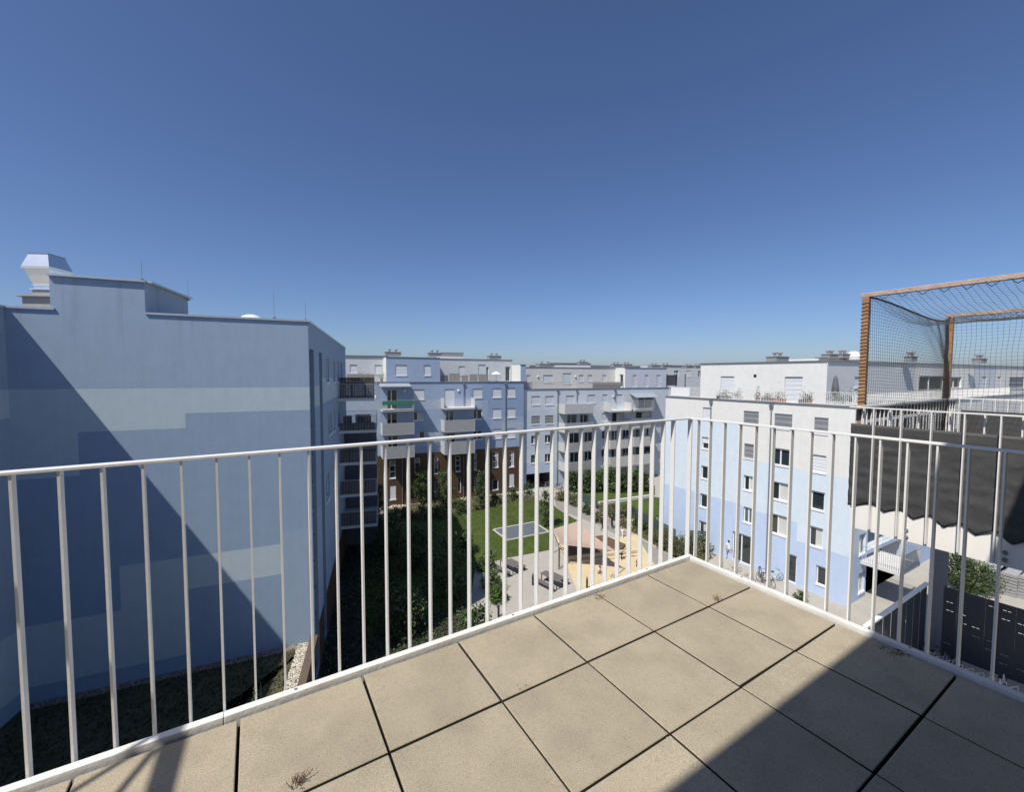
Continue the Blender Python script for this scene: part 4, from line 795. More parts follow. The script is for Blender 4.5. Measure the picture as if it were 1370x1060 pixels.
# ================================================================ NEIGHBOUR TERRACE (right)
NB = TM
def A2(q, z):   # pixel at given height above the paving -> (s, t)
    w_ = TM.inverted() @ ong(*q, FL+z); return w_.x, -w_.y
sN = A2((1253, 549.5), 1.11)[0]
NF = Fac(T(sN, 0, 0), math.degrees(math.atan2(BA.x, BA.y)))   # s = t, outward = towards us
tn0 = NF.P((1143, 560))[0]; NP = lambda x, y, n=0.0: NF.P((x, y), n)
nt_ = root('neighbour_terrace', Matrix.Translation(T(sN+1.5, 2, -.4)), 'cantilevered neighbour terrace with a cream edge panel', 'terrace')
CREAM = mat('cream_edge_panel', (0.88, 0.85, 0.78), 0.55, 0, .04, 2, .05, 20)
zfb = NP(1269.5, 739)[1]; zft = FL+.12
bb = MB(NF.M); bb.box(tn0, 7, .03, 3.6, zfb+.03, FL-.02); bb.build('slab', [SLABM], nt_)
long_t = [NP(x, y)[0] for x, y in [(1173, 547), (1209, 548.5), (1250, 550), (1294, 552), (1343, 554)]]
dl = (long_t[-1]-long_t[0])/4
allL = [long_t[0]+dl*k for k in range(0, 14)]
ed = [tn0]+allL+[7]
for a, c_ in zip(ed, ed[1:]):
    bb = MB(NF.M); bb.box(a+.0015, c_-.0015, -.004, .026, zfb, zft); bb.build('edge_panel', [CREAM], nt_)
nr = root('neighbour_railing', Matrix.Translation(NF.W(2, 0, FL)), 'white railing of the neighbour terrace with long bars reaching below the slab', 'railing')
zr = FL+1.11
bb = MB(NF.M); bb.box(tn0-.02, 7, -.078, -.03, zr-.012, zr); bb.build('top_rail', [RAILW], nr)
for k, t in enumerate(allL):
    bb = MB(NF.M); bb.box(t-.005, t+.005, -.080, -.034, zfb+.04, zr-.013); bb.build('baluster', [RAILW], nr)
    for tt in (t-dl/2,):
        bb = MB(NF.M); bb.box(tt-.005, tt+.005, -.0, .04, FL+.03, zr-.013); bb.build('baluster', [RAILW], nr)
# return railing at its far end and rear railing
EF = Fac(T(sN+.1, -tn0*-1 if False else tn0, 0), 58.727)
bb = MB(EF.M); bb.box(0, 3.6, -.02, .02, zr-.02, zr-.001); bb.build('side_rail', [RAILW], nr)
for k in range(28):
    bb = MB(EF.M); bb.box(.1+k*.125, .108+k*.125, -.006, .006, FL+.03, zr-.021); bb.build('baluster', [RAILW], nr)
bb = MB(EF.M)
for k in range(17): bb.box(.12+k*.21, .25+k*.21, .012, .020, FL+.05, FL+.90)
bb.box(.0, 3.6, .012, .020, FL+.94, FL+1.07)
bb.build('slat_screen', [DARKW], nr)
RRF = Fac(T(sN+3.7, 0, 0), math.degrees(math.atan2(BA.x, BA.y)))
bb = MB(RRF.M); bb.box(tn0, 7, -.02, .02, zr-.02, zr); bb.build('rear_rail', [RAILW], nr)
for k in range(50):
    bb = MB(RRF.M); bb.box(tn0+.02+k*.125, tn0+.03+k*.125, -.02, .02, FL+.0, zr-.021); bb.build('baluster', [RAILW], nr)
# shade cloth
CL = mat('charcoal_shade_cloth', (0.068, 0.067, 0.066), 0.55, 0, .12, 3, .25, 120, spec=.35)
bb = MB(NF.M); nx_, nz_ = 460, 30
ztop = NP(1258, 576)[1]; zap = NP(1250, 689.5)[1]; zlo = NP(1265, 695)[1]
apex = [(1167, 674), (1204, 682), (1245, 690), (1285, 700), (1332, 710), (1385, 723)]; low = [(1143, 677), (1183, 685.5), (1222, 695.5), (1262, 706.5), (1305, 717), (1354, 729), (1410, 744)]
nod = sorted([NP(*q) for q in apex+low]); step = nod[-1][0]-nod[-3][0]
while nod[-1][0] < 6.9: nod.append((nod[-2][0]+dl, nod[-2][1]))
def zbot(t):
    for (a, za_), (c_, zc_) in zip(nod, nod[1:]):
        if a <= t <= c_: return za_+(zc_-za_)*(t-a)/(c_-a)
    return nod[0][1] if t < nod[0][0] else nod[-1][1]
T0 = tn0-.02; vv, ff = [], []
for i in range(nx_+1):
    t = T0+(6.9-T0)*i/nx_; zb_t = zbot(t)
    for j in range(nz_+1):
        z = ztop+(zb_t-ztop)*j/nz_; ph = (t-allL[0])/dl
        y = -.014-.004*(0.5-0.5*math.cos(6.283*(ph+.5)))+.011*noise.noise(Vector((t*3.0, z*20, 1.3)))*min(1, j/5)+.008*noise.noise(Vector((t*5, z*42, 7.3)))*min(1, j/5)+.006*noise.noise(Vector((t*1.3, z*5, 7.3)))
        y = max(min(y, -.006), -.030)
        if False: pass
        vv.append((t, y-.001, z))
for i in range(nx_):
    for j in range(nz_): a = i*(nz_+1)+j; ff.append((a, a+nz_+1, a+nz_+2, a+1))
bb.mesh(vv, ff)
oc = bb.build('shade_cloth', [CL], smooth=True); md = oc.modifiers.new('thick', 'SOLIDIFY'); md.thickness = .002
tag(oc, 'charcoal shade cloth with a zigzag lower edge tied over the neighbour railing', 'shade cloth')
bb = MB(RRF.M); vv, ff = [], []
for i in range(121):
    t = tn0+.05+i*.055
    for j in range(9): z = FL+.1+.82*j/8; vv.append((t, -.05+.02*noise.noise(Vector((t*5, z*3, 0))), z))
for i in range(120):
    for j in range(8): a = i*9+j; ff.append((a, a+9, a+10, a+1))
bb.mesh(vv, ff); tag(bb.build('rear_shade_cloth', [CL], smooth=True), 'dark mesh cloth along the rear railing of the neighbour terrace', 'shade cloth')
# lamp-like round fittings on the edge panel
for (x, y) in ((1212.5, 709), (1212.5, 718), (1344.5, 739), (1344.5, 749)):
    q = NP(x, y); bb = MB(NF.M); bb.lathe([(.018, 0), (.022, .012), (.012, .03)], 8, c=(0, 0, 0), M=NF.M @ Matrix.Translation((q[0], -.004, q[1])) @ Matrix.Rotation(rad(90), 4, 'X')); bb.build('fitting', [PIPE], nt_)
# net frame
nfr = root('net_pergola', Matrix.Translation(NF.W(tn0, 0, FL)), 'weathered wooden frame carrying a net over the neighbour terrace', 'net frame')
WOOD = mat('orange_weathered_wood', (0.42, 0.21, 0.10), 0.7, 0, .35, 5, .4, 50, col2=(0.50, 0.28, 0.14)); WOODG = mat('greyed_wood', (0.50, 0.38, 0.31), 0.8, 0, .3, 6, .4, 50)
ztf = E+.97
p1 = A2((1160, 393), 2.42); n1 = (p1[0], p1[1]); n2 = (sN+3.6, A2((1272, 422), 2.42)[1]); n2 = A2((1272, 421), 2.42)
def NW(st, z): return T(st[0], st[1], z-FL)
for q, r, zb0 in ((n1, .032, FL), (n2, .040, FL)):
    bb = MB(TM); bb.box(q[0]-r, q[0]+r, -q[1]-r, -q[1]+r, zb0-FL, ztf-FL-.045); bb.build('post', [WOOD], nfr, bevel=.004)
for q in (n1, n2):
    bb = MB(TM); r = .03; bb.box(q[0]-r, q[0]+r, -q[1]-6.5, -q[1]+.05, ztf-FL-.044, ztf-FL+.006); bb.build('beam', [WOODG], nfr, bevel=.004)
TW = mat('black_net_twine', (0.045, 0.042, 0.04), 0.8)
bb = MB(); z = FL+1.1; pl = []
while z < ztf-.1:
    q = NW(n1, z); pl += [q+TM.to_3x3() @ Vector(v) for v in ((-.037, -.037, 0), (.037, -.037, .010), (.037, .037, .02), (-.037, .037, .03))]; z += .042+R_.uniform(-.005, .005)
bb.path(pl, .0026, 4); bb.build('lashing', [TW], nfr)
for n0 in (n1, n2):
    bb = MB(); k = .1; pl = []
    while k < 5:
        q = NW((n0[0], n0[1]+k), ztf-.02); pl += [q+Vector((-.03, -.03, -.03)), q+Vector((.02, .0, .034)), q+Vector((.05, .03, -.02)), q+Vector((.07, 0, -.06)), q+Vector((.12, -.05, .0))]; k += .17
    bb.path(pl, .003, 4); bb.build('lashing', [TW], nfr)
def net(name, P4, nu, nv, label, sag=0.0, r=.0016, wob=.012):
    """P4(u,v) -> point; a woven net of round-ish twine"""
    bb = MB(); g = [[None]*(nv+1) for _ in range(nu+1)]
    for i in range(nu+1):
        for j in range(nv+1):
            q = P4(i/nu, j/nv); g[i][j] = q+Vector((noise.noise(q*3), noise.noise(q*3+Vector((5, 0, 0))), noise.noise(q*3+Vector((0, 9, 0)))))*wob
    for i in range(nu+1):
        for j in range(nv+1):
            if i < nu: bb.tube(g[i][j], g[i+1][j], r, 3)
            if j < nv: bb.tube(g[i][j], g[i][j+1], r, 3)
    return tag(bb.build(name, [TW]), label, 'net')
def side(u, v):
    s = n1[0]+.03+(n2[0]-n1[0]-.06)*u; top = ztf-.03-.16*math.sin(math.pi*min(u, .85)/1.7)**1*math.sin(math.pi*u)**.5 if 0 < u < 1 else ztf-.04
    t = n1[1]+(n2[1]-n1[1])*u; bow = .30*math.sin(math.pi*u)*(.3+.7*math.sin(math.pi*v))
    return T(s, t+bow, (top-FL)*(1-v)+.15*v)
net('side_net', side, 92, 56, 'sagging black net between the two wooden posts', wob=.01)
net('rear_net', lambda u, v: T(n2[0]-.04, n2[1]+.03+5.2*u, (ztf-FL-.05)*(1-v)+.15*v), 96, 42, 'black net hanging along the rear of the neighbour terrace', wob=.02)
net('top_net', lambda u, v: T(n1[0]+(n2[0]-n1[0])*v, n1[1]+.03+4.2*u+.0, ztf-FL-.05-.22*math.sin(math.pi*v)), 72, 60, 'black net stretched over the top of the wooden frame', wob=.02)
bb = MB(); pr = None
for k in range(21): 
    u = k/20; q = side(u, 0); 
    if pr: bb.tube(pr, q, .012, 6)
    pr = q
tag(bb.build('net_rope', [TW]), 'thick dark rope sagging along the top of the side net', 'rope')
# ================================================================ COURTYARD PLANTS
cy2 = crop(6.63, 640, 660); cy1 = crop(8.15, 770, 660); cy3 = crop(7.573, 950, 700); cy4 = crop(6.85, 700, 600)
def leafquad(b, p, sz, mi):
    n_ = Vector((R_.gauss(0, 1), R_.gauss(0, 1), R_.gauss(0, 1)+.6)).normalized(); x = n_.orthogonal().normalized(); a = R_.random()*6.28; y = n_.cross(x)
    x, y = x*math.cos(a)+y*math.sin(a), y*math.cos(a)-x*math.sin(a)
    b.q([p-x*sz, p-y*sz*.5, p+x*sz, p+y*sz*.5], mi)
def plant(name, label, cat, base, h, r, group=None, shape='column', n=900, sz=.13, mats=(0, 1), clear=.12, trunk=.07):
    """tapered trunk with limbs, leaves gathered in clumps along them"""
    base = Vector((base.x, base.y, base.z)); t = root(name, base, label, cat, group); M = Matrix.Translation(base)
    seed = R_.random()*100; b = MB(M); tp_ = None; z = 0; ax = [Vector((0, 0, 0))]
    for k in range(7): ax.append(Vector((R_.gauss(0, .05)*r, R_.gauss(0, .05)*r, h*(k+1)/7.6)))
    for k in range(7): b.tube(ax[k], ax[k+1], trunk*(1-k/8), 6, r2=trunk*(1-(k+1)/8))
    cl = []
    nc = max(14, int(n/28))
    for k in range(nc):
        u = clear+(1-clear)*(k+R_.random())/nc
        if shape == 'column': rr = r*(.55+.6*math.sin(math.pi*min(1, (u-clear)/(1-clear)*.9+.12)))*R_.uniform(.2, 1)
        elif shape == 'cone': rr = r*(1.05-(u-clear)/(1-clear))*R_.uniform(.3, 1)
        else: rr = r*math.sqrt(max(.05, 1-(2*(u-.5))**2))*R_.uniform(.2, 1)
        a = R_.random()*6.28; c_ = Vector((math.cos(a)*rr, math.sin(a)*rr, u*h)); cl.append(c_)
        if k % 2 == 0: b.tube(Vector((0, 0, max(.05, u*h-rr*.6))), c_, trunk*.3, 4, r2=.008)
    b.build('trunk', [BARK], t)
    f = MB(M); cr_ = r*.38 if shape != 'bush' else r*.33
    for c_ in cl:
        tone = R_.choice(mats); cs_ = cr_*R_.uniform(.6, 1.3)
        for _ in range(int(n/nc)):
            d = Vector((R_.gauss(0, .45), R_.gauss(0, .45), R_.gauss(0, .5)))*cs_; p = c_+d
            if p.z < .04: p.z = .04+R_.random()*.1
            leafquad(f, p, sz*R_.uniform(.6, 1.3), tone if R_.random() < .8 else R_.choice(mats))
    f.build('crown', LEAF, t); return t
G = lambda cr, x, y: ong(*cr(x, y))
def pxh(q, qt): g = ong(*q); return (q[1]-qt)/FP*g.y
def gp_plant(cr, x, yb, yt, r, name, label, cat, **k):
    q = cr(x, yb); g = ong(*q); h = (q[1]-cr(x, yt)[1])/FP*g.y*.97; return plant(name, label, cat, g, h, r, **k)
bed_poly = [(-3.2, 30.3), (-2.0, 24), (-4.5, 16), (-9.5, 14), (-13.8, 30), (-18, 45), (-15, 50), (-12, 44)]
def inside0(p, poly):
    r = False
    for (x0, y0), (x1, y1) in zip(poly, poly[1:]+poly[:1]):
        if (y0 > p[1]) != (y1 > p[1]) and p[0] < (x1-x0)*(p[1]-y0)/(y1-y0)+x0: r = not r
    return r
gt = 'columnar trees before the brown base'
gp_plant(c12, 435, 655, 285, .95, 'columnar_tree', 'upright green tree before the brown base, left of the pair of balcony stacks', 'tree', group=gt, n=2600, sz=.10)
gp_plant(c12, 655, 690, 340, 1.0, 'columnar_tree', 'upright green tree before the brown base, under the middle balcony stack', 'tree', group=gt, n=2400, sz=.10)
gp_plant(c12, 985, 690, 335, .85, 'columnar_tree', 'upright green tree before the brown base, right of the white stone edging', 'tree', group=gt, n=2200, sz=.10)
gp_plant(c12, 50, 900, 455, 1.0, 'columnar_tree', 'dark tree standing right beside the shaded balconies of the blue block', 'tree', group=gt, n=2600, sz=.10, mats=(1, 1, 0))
gp_plant(c6, 203, 430, 225, .72, 'slender_tree', 'slender dark tree at the back corner of the rubber pad', 'tree', n=2000, sz=.09, mats=(1, 1, 0))
sh = [(210, 800, 690, .9, 'olive shrub nearest the shaded balconies', (2, 0)), (290, 770, 680, .8, 'olive shrub between the tree and the pale stones', (2, 2, 0)), (430, 790, 670, 1.1, 'broad shrub at the foot of the left upright tree', (2, 0, 0)),
      (600, 775, 665, 1.0, 'reddish olive shrub at the foot of the middle upright tree', (2, 2)), (800, 735, 610, 1.0, 'dark shrub right of the middle upright tree', (1, 1, 0)), (1110, 650, 560, .8, 'dark shrub before the right end of the brown base', (1, 0)), (1280, 610, 500, .9, 'round shrub at the corner of the brown base', (1, 0)),
      (960, 700, 640, .7, 'low shrub behind the lawn, centre', (0, 2))]
for x, yb, yt, r, lab, ms in sh: gp_plant(c12, x, yb, yt, r, 'shrub', lab, 'shrub', group='shrubs along the brown base', shape='bush', n=900, sz=.11, mats=ms, clear=.05, trunk=.03)
for x, yb, yt, r, lab, ms in [(45, 425, 315, .9, 'rounded shrub at the left side of the dark underpass', (0, 1)), (340, 480, 395, .9, 'reddish grass clump beside the start of the path', (2, 2)), (400, 470, 400, .8, 'olive clump second along the path', (2, 0)), (460, 525, 430, 1.0, 'loose olive bush at the bend of the path', (2, 0)),
      (580, 590, 515, .8, 'dark round bush by the glass fence', (1, 1, 0)), (610, 610, 560, .6, 'grey green clump by the glass fence', (2, 1)), (690, 680, 590, .8, 'shrub left of the two walking people', (2, 1)), (850, 660, 500, 1.1, 'tall olive shrub behind the walking people', (2, 1)), (940, 640, 510, 1.0, 'dark shrub before the garden lawn', (1, 2)),
      (1040, 720, 620, .8, 'green shrub right of the boulders', (1, 0)), (1100, 770, 680, .8, 'dark shrub on the far planting strip', (1, 0)), (930, 720, 660, .7, 'pale shrub among the boulders', (2, 2))]:
    gp_plant(cy4, x, yb, yt, r, 'shrub', lab, 'shrub', group='shrubs along the path', shape='bush', n=1000, sz=.09, mats=ms, clear=.04, trunk=.03)
k = 0
for x, yb, yt in [(455, 400, 215), (530, 400, 245), (600, 405, 200), (665, 400, 220), (735, 400, 180), (815, 405, 170), (870, 400, 205), (930, 400, 240), (1000, 395, 230), (1050, 395, 190), (1110, 390, 240)]:
    lab = ['before the first balcony stack, by the corner', 'before the first balcony stack', 'just right of the first balcony stack', 'below the small windows', 'below the small windows, tall and bright', 'before the second balcony stack, the tallest', 'before the second balcony stack, the lower one', 'right of the second balcony stack', 'beside the leaning white pole', 'before the third balcony stack, tall', 'at the right end of the row'][k]; k += 1
    gp_plant(cy4, x, yb, yt, 1.15, 'hedge_tree', 'leafy garden tree '+lab, 'tree', group='garden trees before the ice blue block', shape='bush', n=1500, sz=.14, mats=(0, 1, 3) if k in (4, 5, 6, 10) else (0, 1, 1), clear=.05)
for x, yb, yt, r, lab in [(60, 690, 560, .9, 'sunlit shrub at the left of the near picnic table'), (120, 860, 690, .9, 'bright hedge shrub beside the paved corner'), (170, 960, 830, .8, 'lowest shrub of the hedge beside the paved corner')]:
    gp_plant(cy2, x, yb, yt, r, 'shrub', lab, 'shrub', group='hedge left of the picnic tables', shape='bush', n=1500, sz=.09, mats=(0, 3, 1), clear=.03, trunk=.03)
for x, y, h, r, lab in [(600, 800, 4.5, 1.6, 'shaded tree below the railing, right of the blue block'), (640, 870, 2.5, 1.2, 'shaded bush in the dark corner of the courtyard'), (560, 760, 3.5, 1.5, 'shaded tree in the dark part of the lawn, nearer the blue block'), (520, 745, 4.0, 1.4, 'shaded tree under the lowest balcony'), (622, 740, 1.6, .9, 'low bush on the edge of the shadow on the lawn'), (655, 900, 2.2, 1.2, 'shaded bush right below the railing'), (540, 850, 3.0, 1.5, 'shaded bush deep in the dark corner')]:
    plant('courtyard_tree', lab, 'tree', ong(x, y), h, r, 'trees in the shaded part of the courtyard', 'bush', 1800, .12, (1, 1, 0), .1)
gp_plant(cy3, 925, 800, 690, .55, 'shrub', 'small shrub before the narrow door of the white wing', 'shrub', shape='bush', n=900, sz=.05, mats=(1, 0), clear=.03, trunk=.02)
for x, yb, yt, r, lab in [(120, 560, 440, .9, 'hedge bush at the foot of the white wing, left end'), (175, 590, 490, .8, 'hedge bush at the foot of the white wing, second from the left'), (250, 560, 465, .9, 'hedge bush under the first window column'), (330, 585, 480, .8, 'hedge bush before the dark side fence'), (70, 520, 440, .8, 'bush beside the path end near the white wing')]:
    gp_plant(c8, x, yb, yt, r, 'shrub', lab, 'shrub', group='hedge at the foot of the white wing', shape='bush', n=1100, sz=.08, mats=(1, 0, 2), clear=.03, trunk=.02)
for q, h, r, lab in [((1292, 792), 2.6, 1.6, 'tree seen under the neighbour terrace, left one'), ((1310, 794), 2.2, 1.3, 'tree seen under the neighbour terrace, right one'), ((1278, 788), 2.8, 1.3, 'tree seen beside the round column')]:
    plant('garden_tree', lab, 'tree', ong(*q), h, r, 'trees beyond the bicycle shelter', 'bush', 2200, .08, (0, 1, 1), .1)
b = MB()
for bed, nn in ((path_bed, 2600), (base_bed, 2200)):
    bx, by = [p[0] for p in bed], [p[1] for p in bed]; c_ = 0
    while c_ < nn:
        x, y = R_.uniform(min(bx), max(bx)), R_.uniform(min(by), max(by))
        if not inside0((x, y), bed): continue
        c_ += 1; tn = R_.choice((0, 1, 2, 2))
        for k in range(3): leafquad(b, Vector((x+R_.gauss(0, .1), y+R_.gauss(0, .1), .05+abs(R_.gauss(0, .2)))), .09, tn)
tag(b.build('bed_plants', LEAF), 'low mixed plants filling the beds by the path and the brown base', 'ground cover', kind='stuff')
b = MB()
for _ in range(9000):
    x, y = R_.uniform(-17, -2.2), R_.uniform(15, 48)
    if not inside0((x, y), bed_poly): continue
    for k in range(3): leafquad(b, Vector((x+R_.gauss(0, .12), y+R_.gauss(0, .12), .05+abs(R_.gauss(0, .14)))), .10, R_.choice((0, 1, 1)))
tag(b.build('shade_fill_plants', LEAF), 'low dark leaves added to deepen the shade of the blue block', 'ground cover', kind='stuff')  # dark leaves added to deepen the shade painted on this ground
# grass blades on the lawn edge and boulders
def inside(p, poly):
    r = False
    for (x0, y0), (x1, y1) in zip(poly, poly[1:]+poly[:1]):
        if (y0 > p[1]) != (y1 > p[1]) and p[0] < (x1-x0)*(p[1]-y0)/(y1-y0)+x0: r = not r
    return r
b = MB(); xs = [p[0] for p in lawn_poly]; ys = [p[1] for p in lawn_poly]; c_ = 0
while c_ < 26000:
    x, y = R_.uniform(min(xs), max(xs)), R_.uniform(min(ys), max(ys))
    if not inside((x, y), lawn_poly) or inside((x, y), pad): continue
    c_ += 1; a = R_.random()*3.14; h = R_.uniform(.03, .09); w_ = .035; dx, dy = math.cos(a)*w_, math.sin(a)*w_
    b.q([(x-dx, y-dy, .06), (x+dx, y+dy, .06), (x+dx*.3+R_.gauss(0, .03), y+R_.gauss(0, .03), .06+h)], R_.choice((0, 0, 1)))
tag(b.build('grass', [mat('grass_blade', (0.055, 0.085, 0.010), 0.7, 0, .3, 2), mat('grass_blade_pale', (0.09, 0.125, 0.02), 0.7, 0, .3, 2)]), 'short mown grass of the lawn', 'grass', kind='stuff')
ROCK = mat('pale_boulder', (0.52, 0.46, 0.38), 0.9, 0, .2, 4, .4, 20)
def rocks(name, label, pts):
    b = MB()
    for g, r in pts:
        n_ = 7; pr = []
        for k in range(3):
            rr = r*(1, .85, .45)[k]; pr.append([(g.x+math.cos(6.28*j/n_+k)*rr*R_.uniform(.7, 1.2), g.y+math.sin(6.28*j/n_+k)*rr*R_.uniform(.7, 1.2), g.z+r*(0, .5, .85)[k]) for j in range(n_)])
        v = sum(pr, [])+[(g.x, g.y, g.z+r)]; fs = [(k*n_+j, k*n_+(j+1) % n_, (k+1)*n_+(j+1) % n_, (k+1)*n_+j) for k in range(2) for j in range(n_)]+[(2*n_+j, 2*n_+(j+1) % n_, 3*n_) for j in range(n_)]
        b.mesh(v, fs)
    return tag(b.build(name, [ROCK]), label, 'stones', kind='stuff')
pts = [(G(cy4, R_.uniform(900, 1010), R_.uniform(670, 730)), R_.uniform(.15, .4)) for _ in range(40)]+[(G(cy4, R_.uniform(1020, 1290), 0)+Vector((0, 0, 0)), .1) for _ in range(0)]
for k in range(70): u = R_.random(); pts.append((G(c6, 860+u*230, 440+u*150+R_.gauss(0, 8)), R_.uniform(.12, .32)))
rocks('boulders', 'pale boulders edging the planting beside the path', pts)
pts = [(G(c12, R_.uniform(165, 320), R_.uniform(668, 690)), R_.uniform(.12, .3)) for _ in range(40)]+[(G(c12, R_.uniform(790, 870), R_.uniform(596, 612)), R_.uniform(.1, .25)) for _ in range(18)]+[(G(c12, R_.uniform(1150, 1340), R_.uniform(535, 555)), R_.uniform(.1, .25)) for _ in range(26)]+[(G(c12, 200+R_.random()*900, 0)*0+G(c12, (xx := R_.uniform(190, 1150)), 850-xx*.18), R_.uniform(.05, .14)) for _ in range(60)]
rocks('edging_stones', 'pale stones edging the planting before the brown base', pts)
# ================================================================ PLAY AREA
def sail():
    t = root('shade_sail', G(c6, 400, 560), 'dusty pink shade sail stretched over the sandpit deck', 'shade sail')
    A_, B_, C_, D_ = [ong(*c6(x, y), z) for x, y, z in ((243, 442, 2.3), (378, 395, 2.7), (600, 568, 1.9), (276, 526, 2.2))]
    vv, ff, n_ = [], [], 16
    for i in range(n_+1):
        for j in range(n_+1):
            u, v = i/n_, j/n_; pinch = .22
            uu = u+(0.5-u)*pinch*4*v*(1-v)*0.5; vv_ = v+(.5-v)*pinch*4*u*(1-u)*.5
            p = A_*(1-uu)*(1-vv_)+B_*uu*(1-vv_)+C_*uu*vv_+D_*(1-uu)*vv_; p.z -= .35*math.sin(math.pi*uu)*math.sin(math.pi*vv_); vv.append(p)
    for i in range(n_):
        for j in range(n_): a = i*(n_+1)+j; ff.append((a, a+1, a+n_+2, a+n_+1))
    b = MB(); b.mesh(vv, ff); b.build('sail', [mat('pink_sail_fabric', (0.42, 0.31, 0.25), 0.85, 0, .08, 3)], t, smooth=True)
    for q in (A_, B_, C_, D_): b = MB(); b.tube((q.x, q.y, 0), (q.x, q.y, q.z+.12), .045, 8); b.build('post', [PIPE], t)
sail()
DECK = mat('brown_deck_boards', (0.13, 0.075, 0.04), 0.8, 0, .25, 4, .3, 30); TIM = mat('cream_timber', (0.62, 0.50, 0.32), 0.8, 0, .12, 4, .2, 30)
b = MB(); dk = [G(c6, x, y) for x, y in ((322, 600), (600, 588), (640, 540), (520, 490), (300, 520))]
b.prism([(p.x, p.y) for p in dk], .06, .30); tag(b.build('play_deck', [DECK]), 'brown timber deck in the shade of the sail', 'deck')
sp_ = root('sandpit_edge', G(c6, 500, 600), 'two cream timber steps edging the yellow sandpit', 'sandpit edge')
p, q = G(c6, 326, 620), G(c6, 712, 576); b = MB(); b.bar((p.x, p.y, .28), (q.x, q.y, .28), .35, .34); b.build('upper_step', [TIM], sp_)
o = Vector((.1, -.55, 0)); b = MB(); b.bar((p.x+o.x, p.y+o.y, .14), (q.x+o.x-.3, q.y+o.y, .14), .30, .16); b.build('lower_step', [TIM], sp_)
fr_ = root('climbing_hoop', G(c6, 275, 655), 'thin black hoop frame at the left edge of the sandpit', 'play frame')
p, q, r = ong(*cy2(720, 665)), ong(*cy2(765, 640)), ong(*cy2(672, 500))
b = MB(); b.path([p, p+Vector((0, 0, 1.7)), q+Vector((0, 0, 1.3)), q], .03, 6); b.build('hoop', [BLACKM], fr_); b = MB(); b.path([r+Vector((0, 0, 1.5)), p+Vector((0, 0, 1.7))], .03, 6); b.build('rail', [BLACKM], fr_)
sg = root('notice_board', ong(*cy2(715, 470)), 'small white notice board at the corner of the shade sail', 'sign'); g = ong(*cy2(715, 470))
b = MB(Matrix.Translation(g) @ Matrix.Rotation(.25, 4, 'Z')); b.box(-.38, .38, -.02, .02, .95, 1.5); b.build('panel', [FABW], sg)
for x in (-.3, .3): b = MB(Matrix.Translation(g) @ Matrix.Rotation(.25, 4, 'Z')); b.tube((x, 0.03, 0), (x, 0.03, 1.5), .025, 6); b.build('post', [PIPE], sg)
dg = root('sand_digger', ong(*cy1(500, 735)), 'black toy sand digger beside the sandpit edge', 'play digger'); g = ong(*cy1(500, 735))
b = MB(Matrix.Translation(g)); b.tube((0, 0, 0), (0, 0, .8), .04, 8); b.build('stand', [BLACKM], dg); b = MB(Matrix.Translation(g)); b.path([(0, 0, .75), (.55, .1, 1.15), (.9, .1, 1.05)], .035, 6); b.build('arm', [BLACKM], dg)
b = MB(Matrix.Translation(g)); b.box(-.15, .15, -.12, .12, .55, .62); b.build('seat', [BLACKM], dg)
# picnic tables and benches
SLW = mat('grey_bench_slats', (0.15, 0.135, 0.125), 0.7, 0, .2, 6)
ta = ong(*cy2(545, 720), .74); tb = ong(*cy2(740, 815), .74); tdir_ = (tb-ta).normalized(); ta_ang = math.atan2(tdir_.y, tdir_.x)
def slat_top(b, l_, w_, z, n_): 
    for k in range(n_): y = -w_/2+w_*k/n_; b.box(-l_/2, l_/2, y, y+w_/n_-.018, z-.035, z)
def tbl(M, label):
    t = root('picnic_table', M, label, 'table', 'slatted tables in the courtyard'); b = MB(M); slat_top(b, 1.9, .72, .74, 6); b.build('tabletop', [SLW], t)
    for x in (-.8, .8): b = MB(M); b.bar((x, -.32, 0), (x, -.32, .70), .05, .05); b.bar((x, .32, 0), (x, .32, .70), .05, .05); b.box(x-.025, x+.025, -.29, .29, .0, .05); b.box(x-.025, x+.025, -.29, .29, .65, .70); b.build('leg', [BLACKM], t)
def bnch(M, label):
    t = root('bench', M, label, 'bench', 'slatted benches at the tables'); b = MB(M); slat_top(b, 1.9, .42, .46, 4); b.build('seat', [SLW], t)
    for x in (-.8, .8): b = MB(M); b.bar((x, -.17, 0), (x, -.17, .42), .05, .05); b.bar((x, .17, 0), (x, .17, .42), .05, .05); b.box(x-.025, x+.025, -.14, .14, .0, .05); b.build('leg', [BLACKM], t)
for ctr, nm in ((ong(*cy2(650, 815)), 'nearer'), (ong(*cy2(275, 690)), 'farther')):
    M0 = Matrix.Translation(ctr) @ Matrix.Rotation(ta_ang, 4, 'Z')
    tbl(M0, 'dark slatted table of the %s pair on the sunlit paving' % nm)
    bnch(M0 @ Matrix.Translation((0, -.85, 0)), 'dark slatted bench on the near side of the %s table' % nm); bnch(M0 @ Matrix.Translation((0, .85, 0)), 'dark slatted bench behind the %s table' % nm)
for q, lab in (((785.3, 789), 'low black bollard light on the sand below the railing'), ((1113/4.08+440, 700/4.08+600+12), 'small dark litter bin between the two tables'), ((667, 826), 'low bollard light in the shade beside the hedge'), ((657, 748), 'dark litter bin on the lawn edge behind the farther table')):
    g = ong(*q); t = root('bollard', g, lab, 'bollard', 'low dark bollards in the courtyard'); M = Matrix.Translation(g)
    b = MB(M); b.lathe([(.075, 0), (.075, .80)], 10); b.build('post', [BLACKM], t); b = MB(M); b.lathe([(.06, .80), (.06, .90), (.08, .91), (.08, .95), (.02, .97)], 10); b.build('cap', [PIPE], t)
